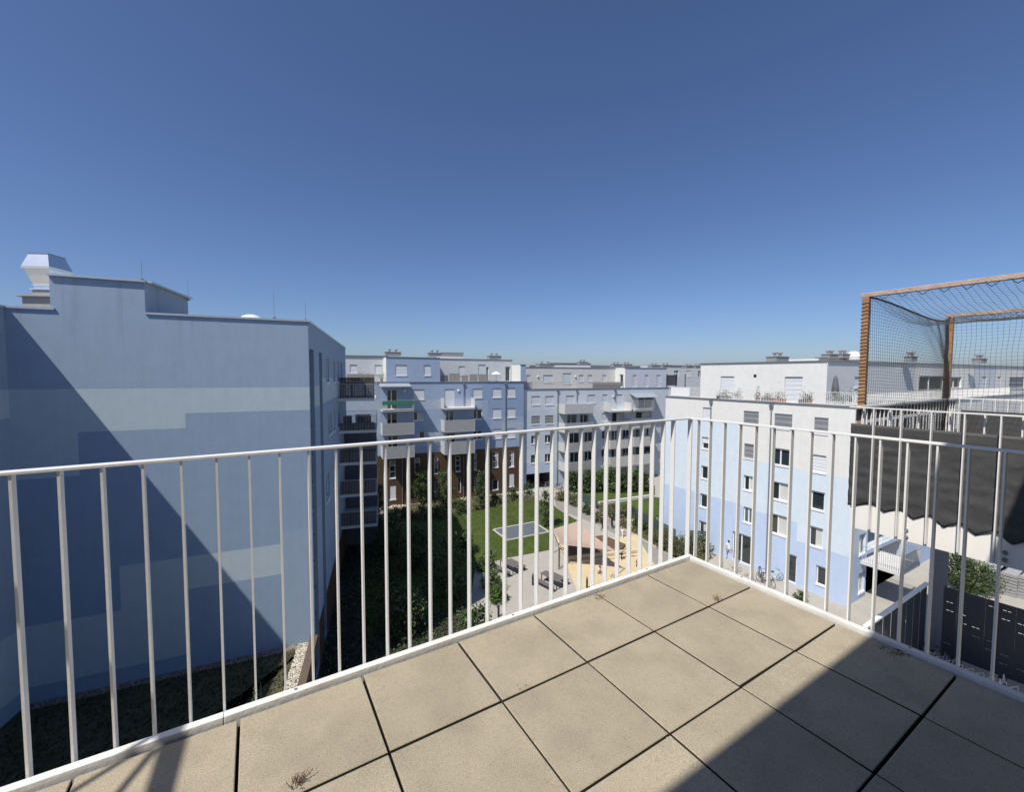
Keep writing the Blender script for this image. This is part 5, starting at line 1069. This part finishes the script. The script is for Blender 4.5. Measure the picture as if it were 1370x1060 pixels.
# glass / mesh garden fences
FEN = mat('dark_green_fence_mesh', (0.05, 0.085, 0.08), 0.6, 0, .15, 3)
def fence(name, pts, h, label, m=FEN, stepm=2.0):
    t = root(name, pts[0], label, 'fence')
    for p, q in zip(pts, pts[1:]):
        L_ = (q-p).length; n_ = max(1, int(L_/stepm)); d = (q-p)/n_
        for k in range(n_):
            a, c_ = p+d*k, p+d*(k+1); b = MB(); b.tube(a, a+Vector((0, 0, h+.05)), .03, 6); b.build('post', [PIPE], t)
            b = MB(); e_ = d.normalized()*.05
            for j in range(9): z = .08+(h-.1)*j/8; b.bar(a+e_+Vector((0, 0, z)), c_-e_+Vector((0, 0, z)), .02, (h-.1)/8*.80)
            b.build('panel', [m], t)
fence('garden_fence', [G(cy4, 520, 480), G(cy4, 680, 560)], 1.1, 'dark fence panel behind the round bush by the path')
fence('garden_fence', [G(cy4, 1010, 640), G(cy4, 1190, 740), G(cy4, 1400, 860)], 1.2, 'dark green fence along the gardens of the white wing')
b = MB(); p, q = G(cy4, 690, 520), G(cy4, 1190, 450); b.bar((p.x, p.y, .2), (q.x, q.y, .2), .35, .4); tag(b.build('garden_wall', [SLABM]), 'low pale wall edging the back lawn', 'wall')
fence('side_fence', [G(c8, 230, 545), G(c8, 378, 555)], 1.7, 'dark fence at the foot of the white wing before the glazed doors')
# ================================================================ PEOPLE
SKIN = mat('skin', (0.42, 0.25, 0.17), 0.6); 
def cloth(n_, c): return mat(n_, c, .85, 0, .12, 8)
HAIR = mat('dark_hair', (0.03, 0.02, 0.015), .6)
def person(g, rz, H, label, top, bottom, pose='stand', shoes=None, group=None, extra_z=0.0):
    k = H/1.72
    if pose == 'crouch': J = dict(pel=(0, 0, .34), waist=(0, -.08, .45), chest=(0, -.20, .62), neck=(0, -.27, .80), head=(0, -.32, .93), kL=(.14, -.34, .44), kR=(-.14, -.34, .44), aL=(.13, -.08, .09), aR=(-.13, -.08, .09), fL=(.14, -.24, .03), fR=(-.14, -.24, .03), sL=(.18, -.22, .72), sR=(-.18, -.22, .72), eL=(.24, -.38, .52), eR=(-.24, -.38, .52), hL=(.14, -.52, .38), hR=(-.14, -.54, .30))
    elif pose == 'walk': J = dict(pel=(0, 0, .90), waist=(0, 0, 1.06), chest=(0, -.01, 1.30), neck=(0, -.02, 1.47), head=(0, -.05, 1.62), kL=(.10, -.20, .50), kR=(-.10, .02, .48), aL=(.10, -.26, .09), aR=(-.10, .30, .14), fL=(.11, -.42, .05), fR=(-.10, .20, .03), sL=(.20, 0, 1.40), sR=(-.20, -.02, 1.40), eL=(.26, .12, 1.14), eR=(-.26, -.10, 1.14), hL=(.24, .08, .90), hR=(-.24, -.30, .96))
    else: J = dict(pel=(0, 0, .90), waist=(0, 0, 1.06), chest=(0, 0, 1.30), neck=(0, -.01, 1.47), head=(0, -.04, 1.62), kL=(.10, -.03, .49), kR=(-.12, .0, .49), aL=(.11, .02, .09), aR=(-.14, .03, .09), fL=(.12, -.15, .03), fR=(-.16, -.13, .03), sL=(.20, 0, 1.40), sR=(-.20, 0, 1.40), eL=(.25, -.02, 1.14), eR=(-.25, -.02, 1.14), hL=(.18, -.30, 1.06), hR=(-.20, -.30, 1.06))
    rr = dict(pel=.15, waist=.13, chest=.155, neck=.055, head=.10, kL=.065, kR=.065, aL=.04, aR=.04, fL=.035, fR=.035, sL=.06, sR=.06, eL=.042, eR=.042, hL=.03, hR=.03)
    names = list(J); E_ = [('pel', 'waist', 't'), ('waist', 'chest', 't'), ('chest', 'neck', 't'), ('neck', 'head', 's'), ('pel', 'kL', 'b'), ('kL', 'aL', 'b'), ('aL', 'fL', 'f'), ('pel', 'kR', 'b'), ('kR', 'aR', 'b'), ('aR', 'fR', 'f'), ('chest', 'sL', 't'), ('sL', 'eL', 't'), ('eL', 'hL', 's'), ('chest', 'sR', 't'), ('sR', 'eR', 't'), ('eR', 'hR', 's')]
    vs_ = [Vector(J[n_]) for n_ in names]; rad_ = [rr[n_] for n_ in names]; ed_ = [(names.index(a), names.index(c_)) for a, c_, _ in E_]; kinds = [x[2] for x in E_]
    for sd_ in ('L', 'R'):      # palm, four fingers of unequal length and a thumb from the side of the palm
        h = Vector(J['h'+sd_]); e = Vector(J['e'+sd_]); d = (h-e).normalized(); sx = Vector((0, 0, 1)).cross(d); sx = (sx if sx.length > .1 else Vector((1, 0, 0))).normalized(); hi = names.index('h'+sd_)
        pm = h+d*.07; vs_.append(pm); rad_.append(.026); pi_ = len(vs_)-1; ed_.append((hi, pi_)); kinds.append('s')
        for f, le in enumerate((.062, .075, .070, .052)):
            b0 = pm+sx*(.022*(f-1.5)); vs_ += [b0+d*.03, b0+d*(.03+le*.6)+Vector((0, 0, -.015)), b0+d*(.03+le)+Vector((0, 0, -.035))]; rad_ += [.009, .009, .007]; i = len(vs_)-3; ed_ += [(pi_, i), (i, i+1), (i+1, i+2)]; kinds += ['s']*3
        b0 = h+d*.03+sx*(.035 if sd_ == 'L' else -.035); vs_ += [b0, b0+d*.04+sx*(.02 if sd_ == 'L' else -.02)]; rad_ += [.012, .009]; i = len(vs_)-2; ed_ += [(hi, i), (i, i+1)]; kinds += ['s']*2
    me = bpy.data.meshes.new('person'); me.from_pydata([tuple(v*k) for v in vs_], ed_, []); ob = bpy.data.objects.new('tmp', me); COL.objects.link(ob)
    md = ob.modifiers.new('s', 'SKIN'); 
    for i, r_ in enumerate(rad_): me.skin_vertices[0].data[i].radius = (r_*k, r_*k*(.8 if names[i:i+1] and names[i] in ('chest', 'waist', 'pel') else 1)); me.skin_vertices[0].data[i].use_root = (i == 0)
    ob.modifiers.new('u', 'SUBSURF').levels = 1
    dg_ = bpy.context.evaluated_depsgraph_get(); m2 = bpy.data.meshes.new_from_object(ob.evaluated_get(dg_)); bpy.data.objects.remove(ob)
    for M_ in (SKIN, top, bottom, shoes or RUBBER): m2.materials.append(M_)
    idx = {'s': 0, 't': 1, 'b': 2, 'f': 3}
    for p in m2.polygons:
        c_ = p.center/k; best = None
        for (a, d_), kd in zip(ed_, kinds):
            A_, B_ = vs_[a], vs_[d_]; t = max(0, min(1, (c_-A_).dot(B_-A_)/max(1e-6, (B_-A_).length_squared))); ds = (A_+(B_-A_)*t-c_).length
            if best is None or ds < best[0]: best = (ds, kd)
        kd = best[1]
        if kd == 't' and pose != 'crouch' and c_.z < .93: kd = 'b'
        if kd == 't' and c_.z > J['neck'][2]-.02 and abs(c_.x) < .08: kd = 's'
        p.material_index = idx[kd]; p.use_smooth = True
    o = bpy.data.objects.new('person', m2); COL.objects.link(o); Mp = Matrix.Translation(g+Vector((0, 0, extra_z))) @ Matrix.Rotation(rz, 4, 'Z'); o.matrix_world = Mp; ROOTM[o.name] = Mp
    tag(o, label, 'person', group)
    hd_ = Vector(J['head'])*k; b = MB(Mp); r_ = .118*k
    b.lathe([(r_*math.cos(a), r_*1.15*math.sin(a)) for a in [rad(x) for x in (-25, 0, 20, 40, 60, 80, 88)]], 12, c=(hd_.x, hd_.y+.018*k, hd_.z+.02*k)); b.build('hair', [HAIR], o, smooth=True)
    fc = MB(Mp); y_ = hd_.y-.098*k; z_ = hd_.z+.0*k
    fc.mesh([(-.012*k, y_, z_-.02*k), (.012*k, y_, z_-.02*k), (0, y_-.02*k, z_-.02*k), (0, y_, z_+.025*k)], [(0, 2, 3), (2, 1, 3), (0, 1, 2)]); fc.build('nose', [SKIN], o)
    for x in (-.033, .033): ey = MB(Mp); ey.lathe([(.010*k, -.006*k), (.010*k, .006*k)], 6, c=(x*k, y_+.006*k, z_+.022*k)); ey.build('eye', [RUBBER], o)
    mo = MB(Mp); mo.box(-.022*k, .022*k, y_+.002*k, y_+.012*k, z_-.048*k, z_-.038*k); mo.build('mouth', [mat('lips', (.35, .12, .10), .6)], o)
    for x in (-.105, .105): er = MB(Mp); er.lathe([(.012*k, -.025*k), (.02*k, 0), (.012*k, .025*k)], 6, c=(x*k, hd_.y, hd_.z)); er.build('ear', [SKIN], o)
    return o
BLKC, DKB, WHT, ORG, GRN = cloth('black_clothing', (.018, .018, .02)), cloth('dark_trousers', (.03, .035, .05)), cloth('white_shirt', (.75, .74, .72)), cloth('orange_clothing', (.50, .16, .06)), cloth('grey_trousers', (.20, .20, .21))
WSH = cloth('white_shoes', (.7, .7, .7))
person(ong(805.5, 710), 2.2, 1.72, 'person in black walking down the path, the left one of two', BLKC, BLKC, 'walk', WSH)
person(ong(818.5, 708), 2.6, 1.70, 'person in dark clothes with pale shoes beside the walking one in black', BLKC, DKB, 'walk', WSH)
person(ong(832.5, 720), 2.4, 1.05, 'small child in white following the two people on the path', WHT, WHT, 'walk', WSH)
person(ong(800, 768), .6, 1.25, 'child in a white shirt crouching on the yellow sand', WHT, DKB, 'crouch')
person(ong(850, 758), 1.2, 1.45, 'person in an orange top crouching on the sand near the railing corner', ORG, BLKC, 'crouch')
person(ong(975, 748), -.6, 1.70, 'person in a white shirt standing with a bicycle by the glazed doors', WHT, GRN, 'stand')
# ================================================================ BICYCLES
def bike(M, label, col=BLACKM, group='bicycles parked in the courtyard'):
    t = root('bicycle', M, label, 'bicycle', group)
    for x in (-.52, .52):
        w_ = MB(M); w_.torus((x, 0, .34), (0, 1, 0), .32, .018, 22, 5); 
        o = w_.build('wheel', [RUBBER], t); s = MB(M)
        for k in range(8): a = k*.7854; s.tube((x, 0, .34), (x+math.cos(a)*.31, 0, .34+math.sin(a)*.31), .003, 3)
        s.lathe([(.025, -.03), (.025, .03)], 8, M=M @ Matrix.Translation((x, 0, .34)) @ Matrix.Rotation(rad(90), 4, 'X')); s.build('spokes', [PIPE], o)
    f = MB(M); BB, ST, HT, FW_ = (-.08, 0, .30), (-.22, 0, .82), (.36, 0, .80), (.52, 0, .34)
    for a, c_ in ((BB, ST), (BB, (.38, 0, .70)), ((-.19, 0, .74), HT), ((-.52, 0, .34), BB), ((-.52, 0, .34), (-.2, 0, .72)), ((.34, 0, .88), FW_)): f.tube(a, c_, .018, 6)
    f.build('frame', [col], t)
    s = MB(M); s.box(-.34, -.10, -.07, .07, .86, .91); s.tube((-.22, 0, .8), (-.23, 0, .87), .014, 6); s.build('saddle', [RUBBER], t)
    h = MB(M); h.path([(.25, -.27, .98), (.34, -.1, 1.0), (.33, .1, 1.0), (.25, .27, .98)], .014, 6); h.tube((.34, 0, .86), (.335, 0, 1.0), .016, 6); h.build('handlebar', [BLACKM], t)
    p = MB(M); p.tube((-.08, -.09, .30), (-.08, .09, .30), .012, 5); p.box(-.0, .09, .09, .17, .17, .19); p.box(-.25, -.16, -.17, -.09, .41, .43); p.tube((-.08, .09, .3), (.04, .1, .18), .01, 5); p.tube((-.08, -.09, .3), (-.2, -.1, .42), .01, 5); p.build('pedals', [PIPE], t)
    return t
def BM(q, a): return Matrix.Translation(ong(*q)) @ Matrix.Rotation(a, 4, 'Z')
bk = bike(BM((1024, 783), -1.2), 'black bicycle facing the terrace, in front of the drainpipe')
BWH = mat('white_bike_paint', (.7, .7, .7), .4); BRD = mat('red_bike_paint', (.45, .05, .04), .4); BBL = mat('blue_bike_paint', (.05, .12, .35), .4)
bike(BM((1036, 779), .2), 'white framed bicycle right of the black one', BWH); bike(BM((1017, 775), -1.9), 'dark bicycle just left of the black one', PIPE)
bike(BM((979, 749), -1.3), 'bicycle held by the person in the white shirt', PIPE)
for x, y, a, c_, lab in [(175, 352, .3, BRD, 'red bicycle in the mouth of the underpass'), (215, 358, .8, BWH, 'white bicycle at the right edge of the underpass'), (240, 364, -.4, BLACKM, 'black bicycle between the underpass and the drainpipe'), (315, 378, .6, BLACKM, 'bicycle leaning by the drainpipe of the ice blue block'), (350, 372, 1.2, BWH, 'pale bicycle left of the garden trees'), (335, 388, -.9, BBL, 'blue bicycle left of the garden trees')]:
    bike(Matrix.Translation(G(cy4, x, y)) @ Matrix.Rotation(a, 4, 'Z'), lab, c_)
bike(Matrix.Translation(G(cy4, 1243, 690)+Vector((0, 0, .02))) @ Matrix.Rotation(.4, 4, 'Z'), 'pale bicycle in the small garden by the white corner', BWH)
# ================================================================ BICYCLE SHELTER (low right)
CONC = mat('round_column_concrete', (0.13, 0.14, 0.17), .85, 0, .08, 2, .2, 20)
g = ong(1250, 868); t = root('round_column', g, 'round concrete column under the wing beside the bicycle racks', 'column'); b = MB(Matrix.Translation(g)); b.lathe([(.40, .12), (.40, 9.38)], 28); b.build('shaft', [CONC], t, smooth=False); b = MB(Matrix.Translation(g)); b.lathe([(.46, 0), (.46, .12)], 28); b.build('foot', [CONC], t)
wg = root('shade_deck', (20, 18, 10), 'unseen deck added to shade the racks, resting on the round column, hidden behind the neighbour terrace', 'deck')  # unseen deck and beam added to shade the racks, fences and column
b = MB(); b.prism([(15.9, 18.3), (23.2, 22.9), (25.2, 20.2), (31, 12.5), (26, 9), (20.4, 16.7)], 10.0, 10.5); b.build('deck_slab', [WHITE], wg)
b = MB(); b.prism([(22.3, 23.1), (26.0, 27.0), (27.3, 25.8), (24.0, 22.0)], 9.4, 9.98); b.build('beam', [WHITE], wg)
FW_M = mat('dark_blue_fence_panel', (0.032, 0.038, 0.052), .7, 0, .1, 2)
def slotfence(name, p, q, z, label, slots=True, rail=True):
    t = root(name, p, label, 'fence'); d = q-p; L_ = Vector((d.x, d.y, 0)).length; a = math.atan2(d.y, d.x); M = Matrix.Translation(p) @ Matrix.Rotation(a, 4, 'Z'); n_ = int(L_/.52); w_ = L_/n_
    for k in range(n_):
        holes = []
        if slots:
            for j, zz in enumerate((.7, 1.2, 1.7, 2.2, 2.7, 3.2, 3.7)):
                if (k*2+j*2) % 5 in (0, 3) and zz+.1 < z: oo = R_.uniform(.04, .12); holes += [(k*w_+oo, k*w_+oo+.14, zz, zz+.05), (k*w_+oo+.18, k*w_+oo+.30, zz, zz+.05)]
        b = MB(M); wall(b, k*w_, (k+1)*w_, 0, z, holes, [], y=.012*(k % 2), depth=.05); b.build('panel', [FW_M], t)
    if rail: b = MB(M); b.box(0, L_, -.08, .12, z, z+.10); b.build('top_rail', [RAILW], t)
a = ong(1158, 841, 4.1); c_ = ong(1241, 782, 4.1); a.z = c_.z = 0; slotfence('shelter_fence', a, c_, 4.1, 'tall dark fence with a pale top rail running up to the round column', slots=False)
a = ong(1264, 785, 4.1); c_ = ong(1370, 816, 4.1); a.z = c_.z = 0; dv = (c_-a); slotfence('slotted_fence', a, c_+dv*1.2, 4.1, 'tall dark fence with rows of small slots behind the bicycle racks', rail=False)
# bicycle racks
r0, r1 = ong(1250, 893), ong(1352, 935)
for k in range(8):
    g = r0+(r1-r0)*(k/7); M = Matrix.Translation(g) @ Matrix.Rotation(rad(25), 4, 'Z'); lab = 'galvanised bicycle rack hoop in the shade, number %s from the column' % ('one two three four five six seven eight'.split()[k])
    t = root('bicycle_rack', M, lab, 'bicycle rack', 'bicycle racks under the wing'); b = MB(M); b.path([(-.55, 0, 0), (-.5, 0, .62), (-.4, 0, .7), (.9, 0, .35), (1.0, 0, 0)], .022, 6); b.build('hoop', [RAILW], t); b = MB(M); b.box(-.6, 1.05, -.03, .03, 0, .03); b.build('base', [PIPE], t)
for (k, a, col, nm) in ((.0, 25, PIPE, 'grey'), (.13, 30, BBL, 'blue'), (.27, 20, BLACKM, 'black'), (.9, 28, BWH, 'white')):
    g = r0+(r1-r0)*k; bike(Matrix.Translation(g+Vector((.15, .2, 0))) @ Matrix.Rotation(rad(a), 4, 'Z'), nm+' bicycle standing in the shaded racks under the wing', col)
# grey slatted garden boxes beyond the fence
GB = mat('grey_slatted_panel', (0.33, 0.33, 0.33), .8, 0, .1, 3, wave=('Z', 4, .8))
for k, (x, y, w_, lab) in enumerate([(1330, 800, 2.2, 'left one under the curved hoops'), (1352, 806, 2.4, 'middle one'), (1380, 812, 2.6, 'right one cut by the picture edge')]):
    g = ong(x, y-14); M = Matrix.Translation(g) @ Matrix.Rotation(rad(30), 4, 'Z'); t = root('garden_box', M, 'grey slatted garden box beyond the slotted fence, '+lab, 'garden box', 'grey garden boxes beyond the slotted fence')
    for j in range(7): b = MB(M); b.box(-w_/2, w_/2, -.5, .5, .05+j*.24, .05+j*.24+.2); b.build('slat', [GB], t) if j < 1 else b.build('slat', [GB], t)
    b = MB(M); b.path([(-w_/2, -.55, 1.0), (-w_/4, -.55, 1.7), (w_/4, -.55, 1.75), (w_/2, -.55, 1.1)], .03, 6); b.build('hoop', [BLACKM], t)
# ================================================================ ROOF TERRACE THINGS
def pot_plant(g, h, r, label, m=TERRA, grp=None, leafs=(0, 1), box=None):
    t = root('potted_plant', g, label, 'plant', grp); M = Matrix.Translation(g); b = MB(M)
    if box: b.box(-box/2, box/2, -.18, .18, 0, .35)
    else: b.lathe([(.14, 0), (.20, .32), (.22, .34)], 12)
    b.build('pot', [m], t); f = MB(M)
    for _ in range(160): leafquad(f, Vector((R_.gauss(0, .4)*(r if not box else box/1.6), R_.gauss(0, .35)*min(r, .35), .34+abs(R_.gauss(0, .5))*(h-.34))), .06, R_.choice(leafs))
    f.build('foliage', LEAF, t)
def rpos(cr, x, y, n_, fac=Rf): s, z = fac.P(cr(x, y), -n_); return fac.W(s, n_, 0)
gr = 'planters on the white terrace'
for x, w_, lab, m, bx in [(440, .8, 'dark planter box below the first shutter', FABG, 1.2), (515, .7, 'grassy planter right of the first shutter', SLABM, 1.0), (625, .9, 'tall dry plant with a red pot in mid terrace', TERRA, None), (680, .6, 'grey planter left of the brown crates', FABG, .9), (745, .8, 'brown crate with dark leaves left of the terrace door', TERRA, .9), (885, .7, 'dark leafy planter right of the terrace door', FABG, .8), (910, .6, 'terracotta pot near the penthouse corner', TERRA, None), (1045, .9, 'tall grasses near the folded parasol', SLABM, 1.0), (1080, .9, 'green bush on the terrace right of the folded parasol', SLABM, 1.0), (1140, .8, 'last bush on the terrace before the net frame', SLABM, .9)]:
    g = rpos(c7, x, 390, .75); g.z = ZT3+.02; pot_plant(g, w_+.25, .3, lab, m, gr, (2, 1, 0), bx)
def parasol(g, h, r, label, closed, m):
    t = root('parasol', g, label, 'parasol'); M = Matrix.Translation(g); b = MB(M); b.tube((0, 0, .08), (0, 0, h), .025, 6); b.build('pole', [PIPE], t); b = MB(M); b.lathe([(.28, 0), (.28, .08)], 10); b.build('foot', [BLACKM], t)
    b = MB(M)
    if closed: b.lathe([(.10, .75), (.24, .95), (.20, 1.5), (.13, h-.2), (.03, h+.02)], 10)
    else: b.lathe([(r, h-.45), (r*.97, h-.42), (r*.5, h-.18), (.05, h)], 8)
    b.build('canopy', [m], t)
g = rpos(c7, 1047, 395, 1.0); g.z = ZT3+.02; parasol(g, 2.25, 1, 'folded dark parasol on the terrace at the grey penthouse side', True, FABG)
s_, _ = F1.P(c3(1095, 340), -1.3); g = F1.W(s_, 1.3, ZT+.02); parasol(g, 1.45, .75, 'low white parasol on the lavender roof terrace', False, FABW)
s0, s1 = F1.P(c3(735, 330), -.7)[0], F1.P(c3(1050, 330), -.7)[0]
for k, (a, c_, h, nm) in enumerate([(0, .14, .8, 'leftmost'), (.17, .38, 1.05, 'tallest'), (.42, .55, .8, 'third'), (.58, .75, .95, 'fourth'), (.78, .98, .9, 'rightmost')]):
    screen(F1.M @ Matrix.Translation((s0+(s1-s0)*a, .7, ZT+.1)), (s1-s0)*(c_-a), h, 'screen_panel', 'grey wooden screen panel on the lavender roof terrace, the %s' % nm, WOODP, 'screen', 'wooden screens on the lavender terrace')
for x, n_, h, lab in [(205, 1.2, 1.5, 'bushy plant on the left roof terrace of the lavender block'), (345, 1.0, 1.2, 'plant by the white return wall of the lavender penthouse'), (250, .9, .9, 'small plant in the middle of the left roof terrace')]:
    s_, _ = F1.P(c3(x, 300), -n_); g = F1.W(s_, n_, ZT+.02); pot_plant(g, h, .5, lab, TERRA, 'plants on the left roof terrace', (2, 0))
s0 = fs0+2.2; screen(F1.M @ Matrix.Translation((s0, .65, ZT+.1)), F1.P(c3(300, 330), -.65)[0]-s0, .9, 'screen_panel', 'weathered screen behind the railing of the left roof terrace', WOODP, 'screen')
# pergola on the far roof terrace, plants on the terrace beyond the ice blue block
s0, s1 = F2.P(c4(1040, 220), -1)[0], F2.P(c4(1160, 220), -1)[0]; pg = root('pergola', F2.W(s0, 1, ZT2), 'dark pergola with a pale roof sheet left of the white penthouse', 'pergola'); zt_ = F2.P(c4(1100, 198), -1)[1]
b = MB(F2.M); 
b.box(s0-.3, s1+.3, .8, 3.2, zt_, zt_+.12); b.build('roof', [FABW], pg)
for s_ in (s0, (s0+s1)/2, s1): b = MB(F2.M); b.box(s_-.05, s_+.05, 1.0, 1.1, ZT2, zt_-.002); b.build('post', [BLACKM], pg)
b = MB(F2.M); b.box(s0, s1, 2.9, 3.0, ZT2+.3, zt_-.2); b.build('blind', [BLIND], pg)
for k, (x, y) in enumerate([(965, 440), (985, 430), (1005, 440)]):
    s_, z_ = F2.P(c4(x, y), 1.2); 
# chairs on the white terrace
g = rpos(c7, 470, 380, 1.3); g.z = ZT3+.02; chair(Matrix.Translation(g) @ Matrix.Rotation(.5, 4, 'Z'), 'pale garden chair on the white terrace below the first shutter', FABW)
# wall lamps
def lamp(fac, cr, x, y, n_, label):
    s_, z_ = fac.P(cr(x, y), n_); M = fac.M @ Matrix.Translation((s_, -n_, z_)); t = root('wall_lamp', M, label, 'wall lamp', 'round white wall lamps'); b = MB(); b.lathe([(.05, 0), (.16, .02), (.17, .08), (.10, .14), (.02, .15)], 12, M=M @ Matrix.Rotation(rad(90), 4, 'X')); b.build('shade', [FABW], t)
    b = MB(M); b.box(-.05, .05, -.02, .0, -.05, .05); b.build('bracket', [PIPE], t)
lamp(F1, c3, 797, 252, -D, 'round lamp on the recessed top storey, near the lavender corner'); lamp(F1, c3, 1103, 255, -D, 'round lamp on the recessed top storey above the parasol'); lamp(F1, c3, 848, 405, 0, 'round lamp beside the shuttered balcony door'); lamp(F1, c3, 495, 405, 0, 'round lamp on the balcony under the grey awning')
lamp(F2, c4, 193, 215, -D2, 'round lamp on the warm grey storey, left of the wide shutter'); lamp(F2, c4, 438, 215, -D2, 'round lamp right of the greenish panel'); lamp(F2, c4, 687, 345, 0, 'round lamp beside the second balcony stack')
# ---------------------------------------------------------------- templates are not part of the scene
for o in protos:
    for c_ in list(o.children): bpy.data.objects.remove(c_)
    bpy.data.objects.remove(o)
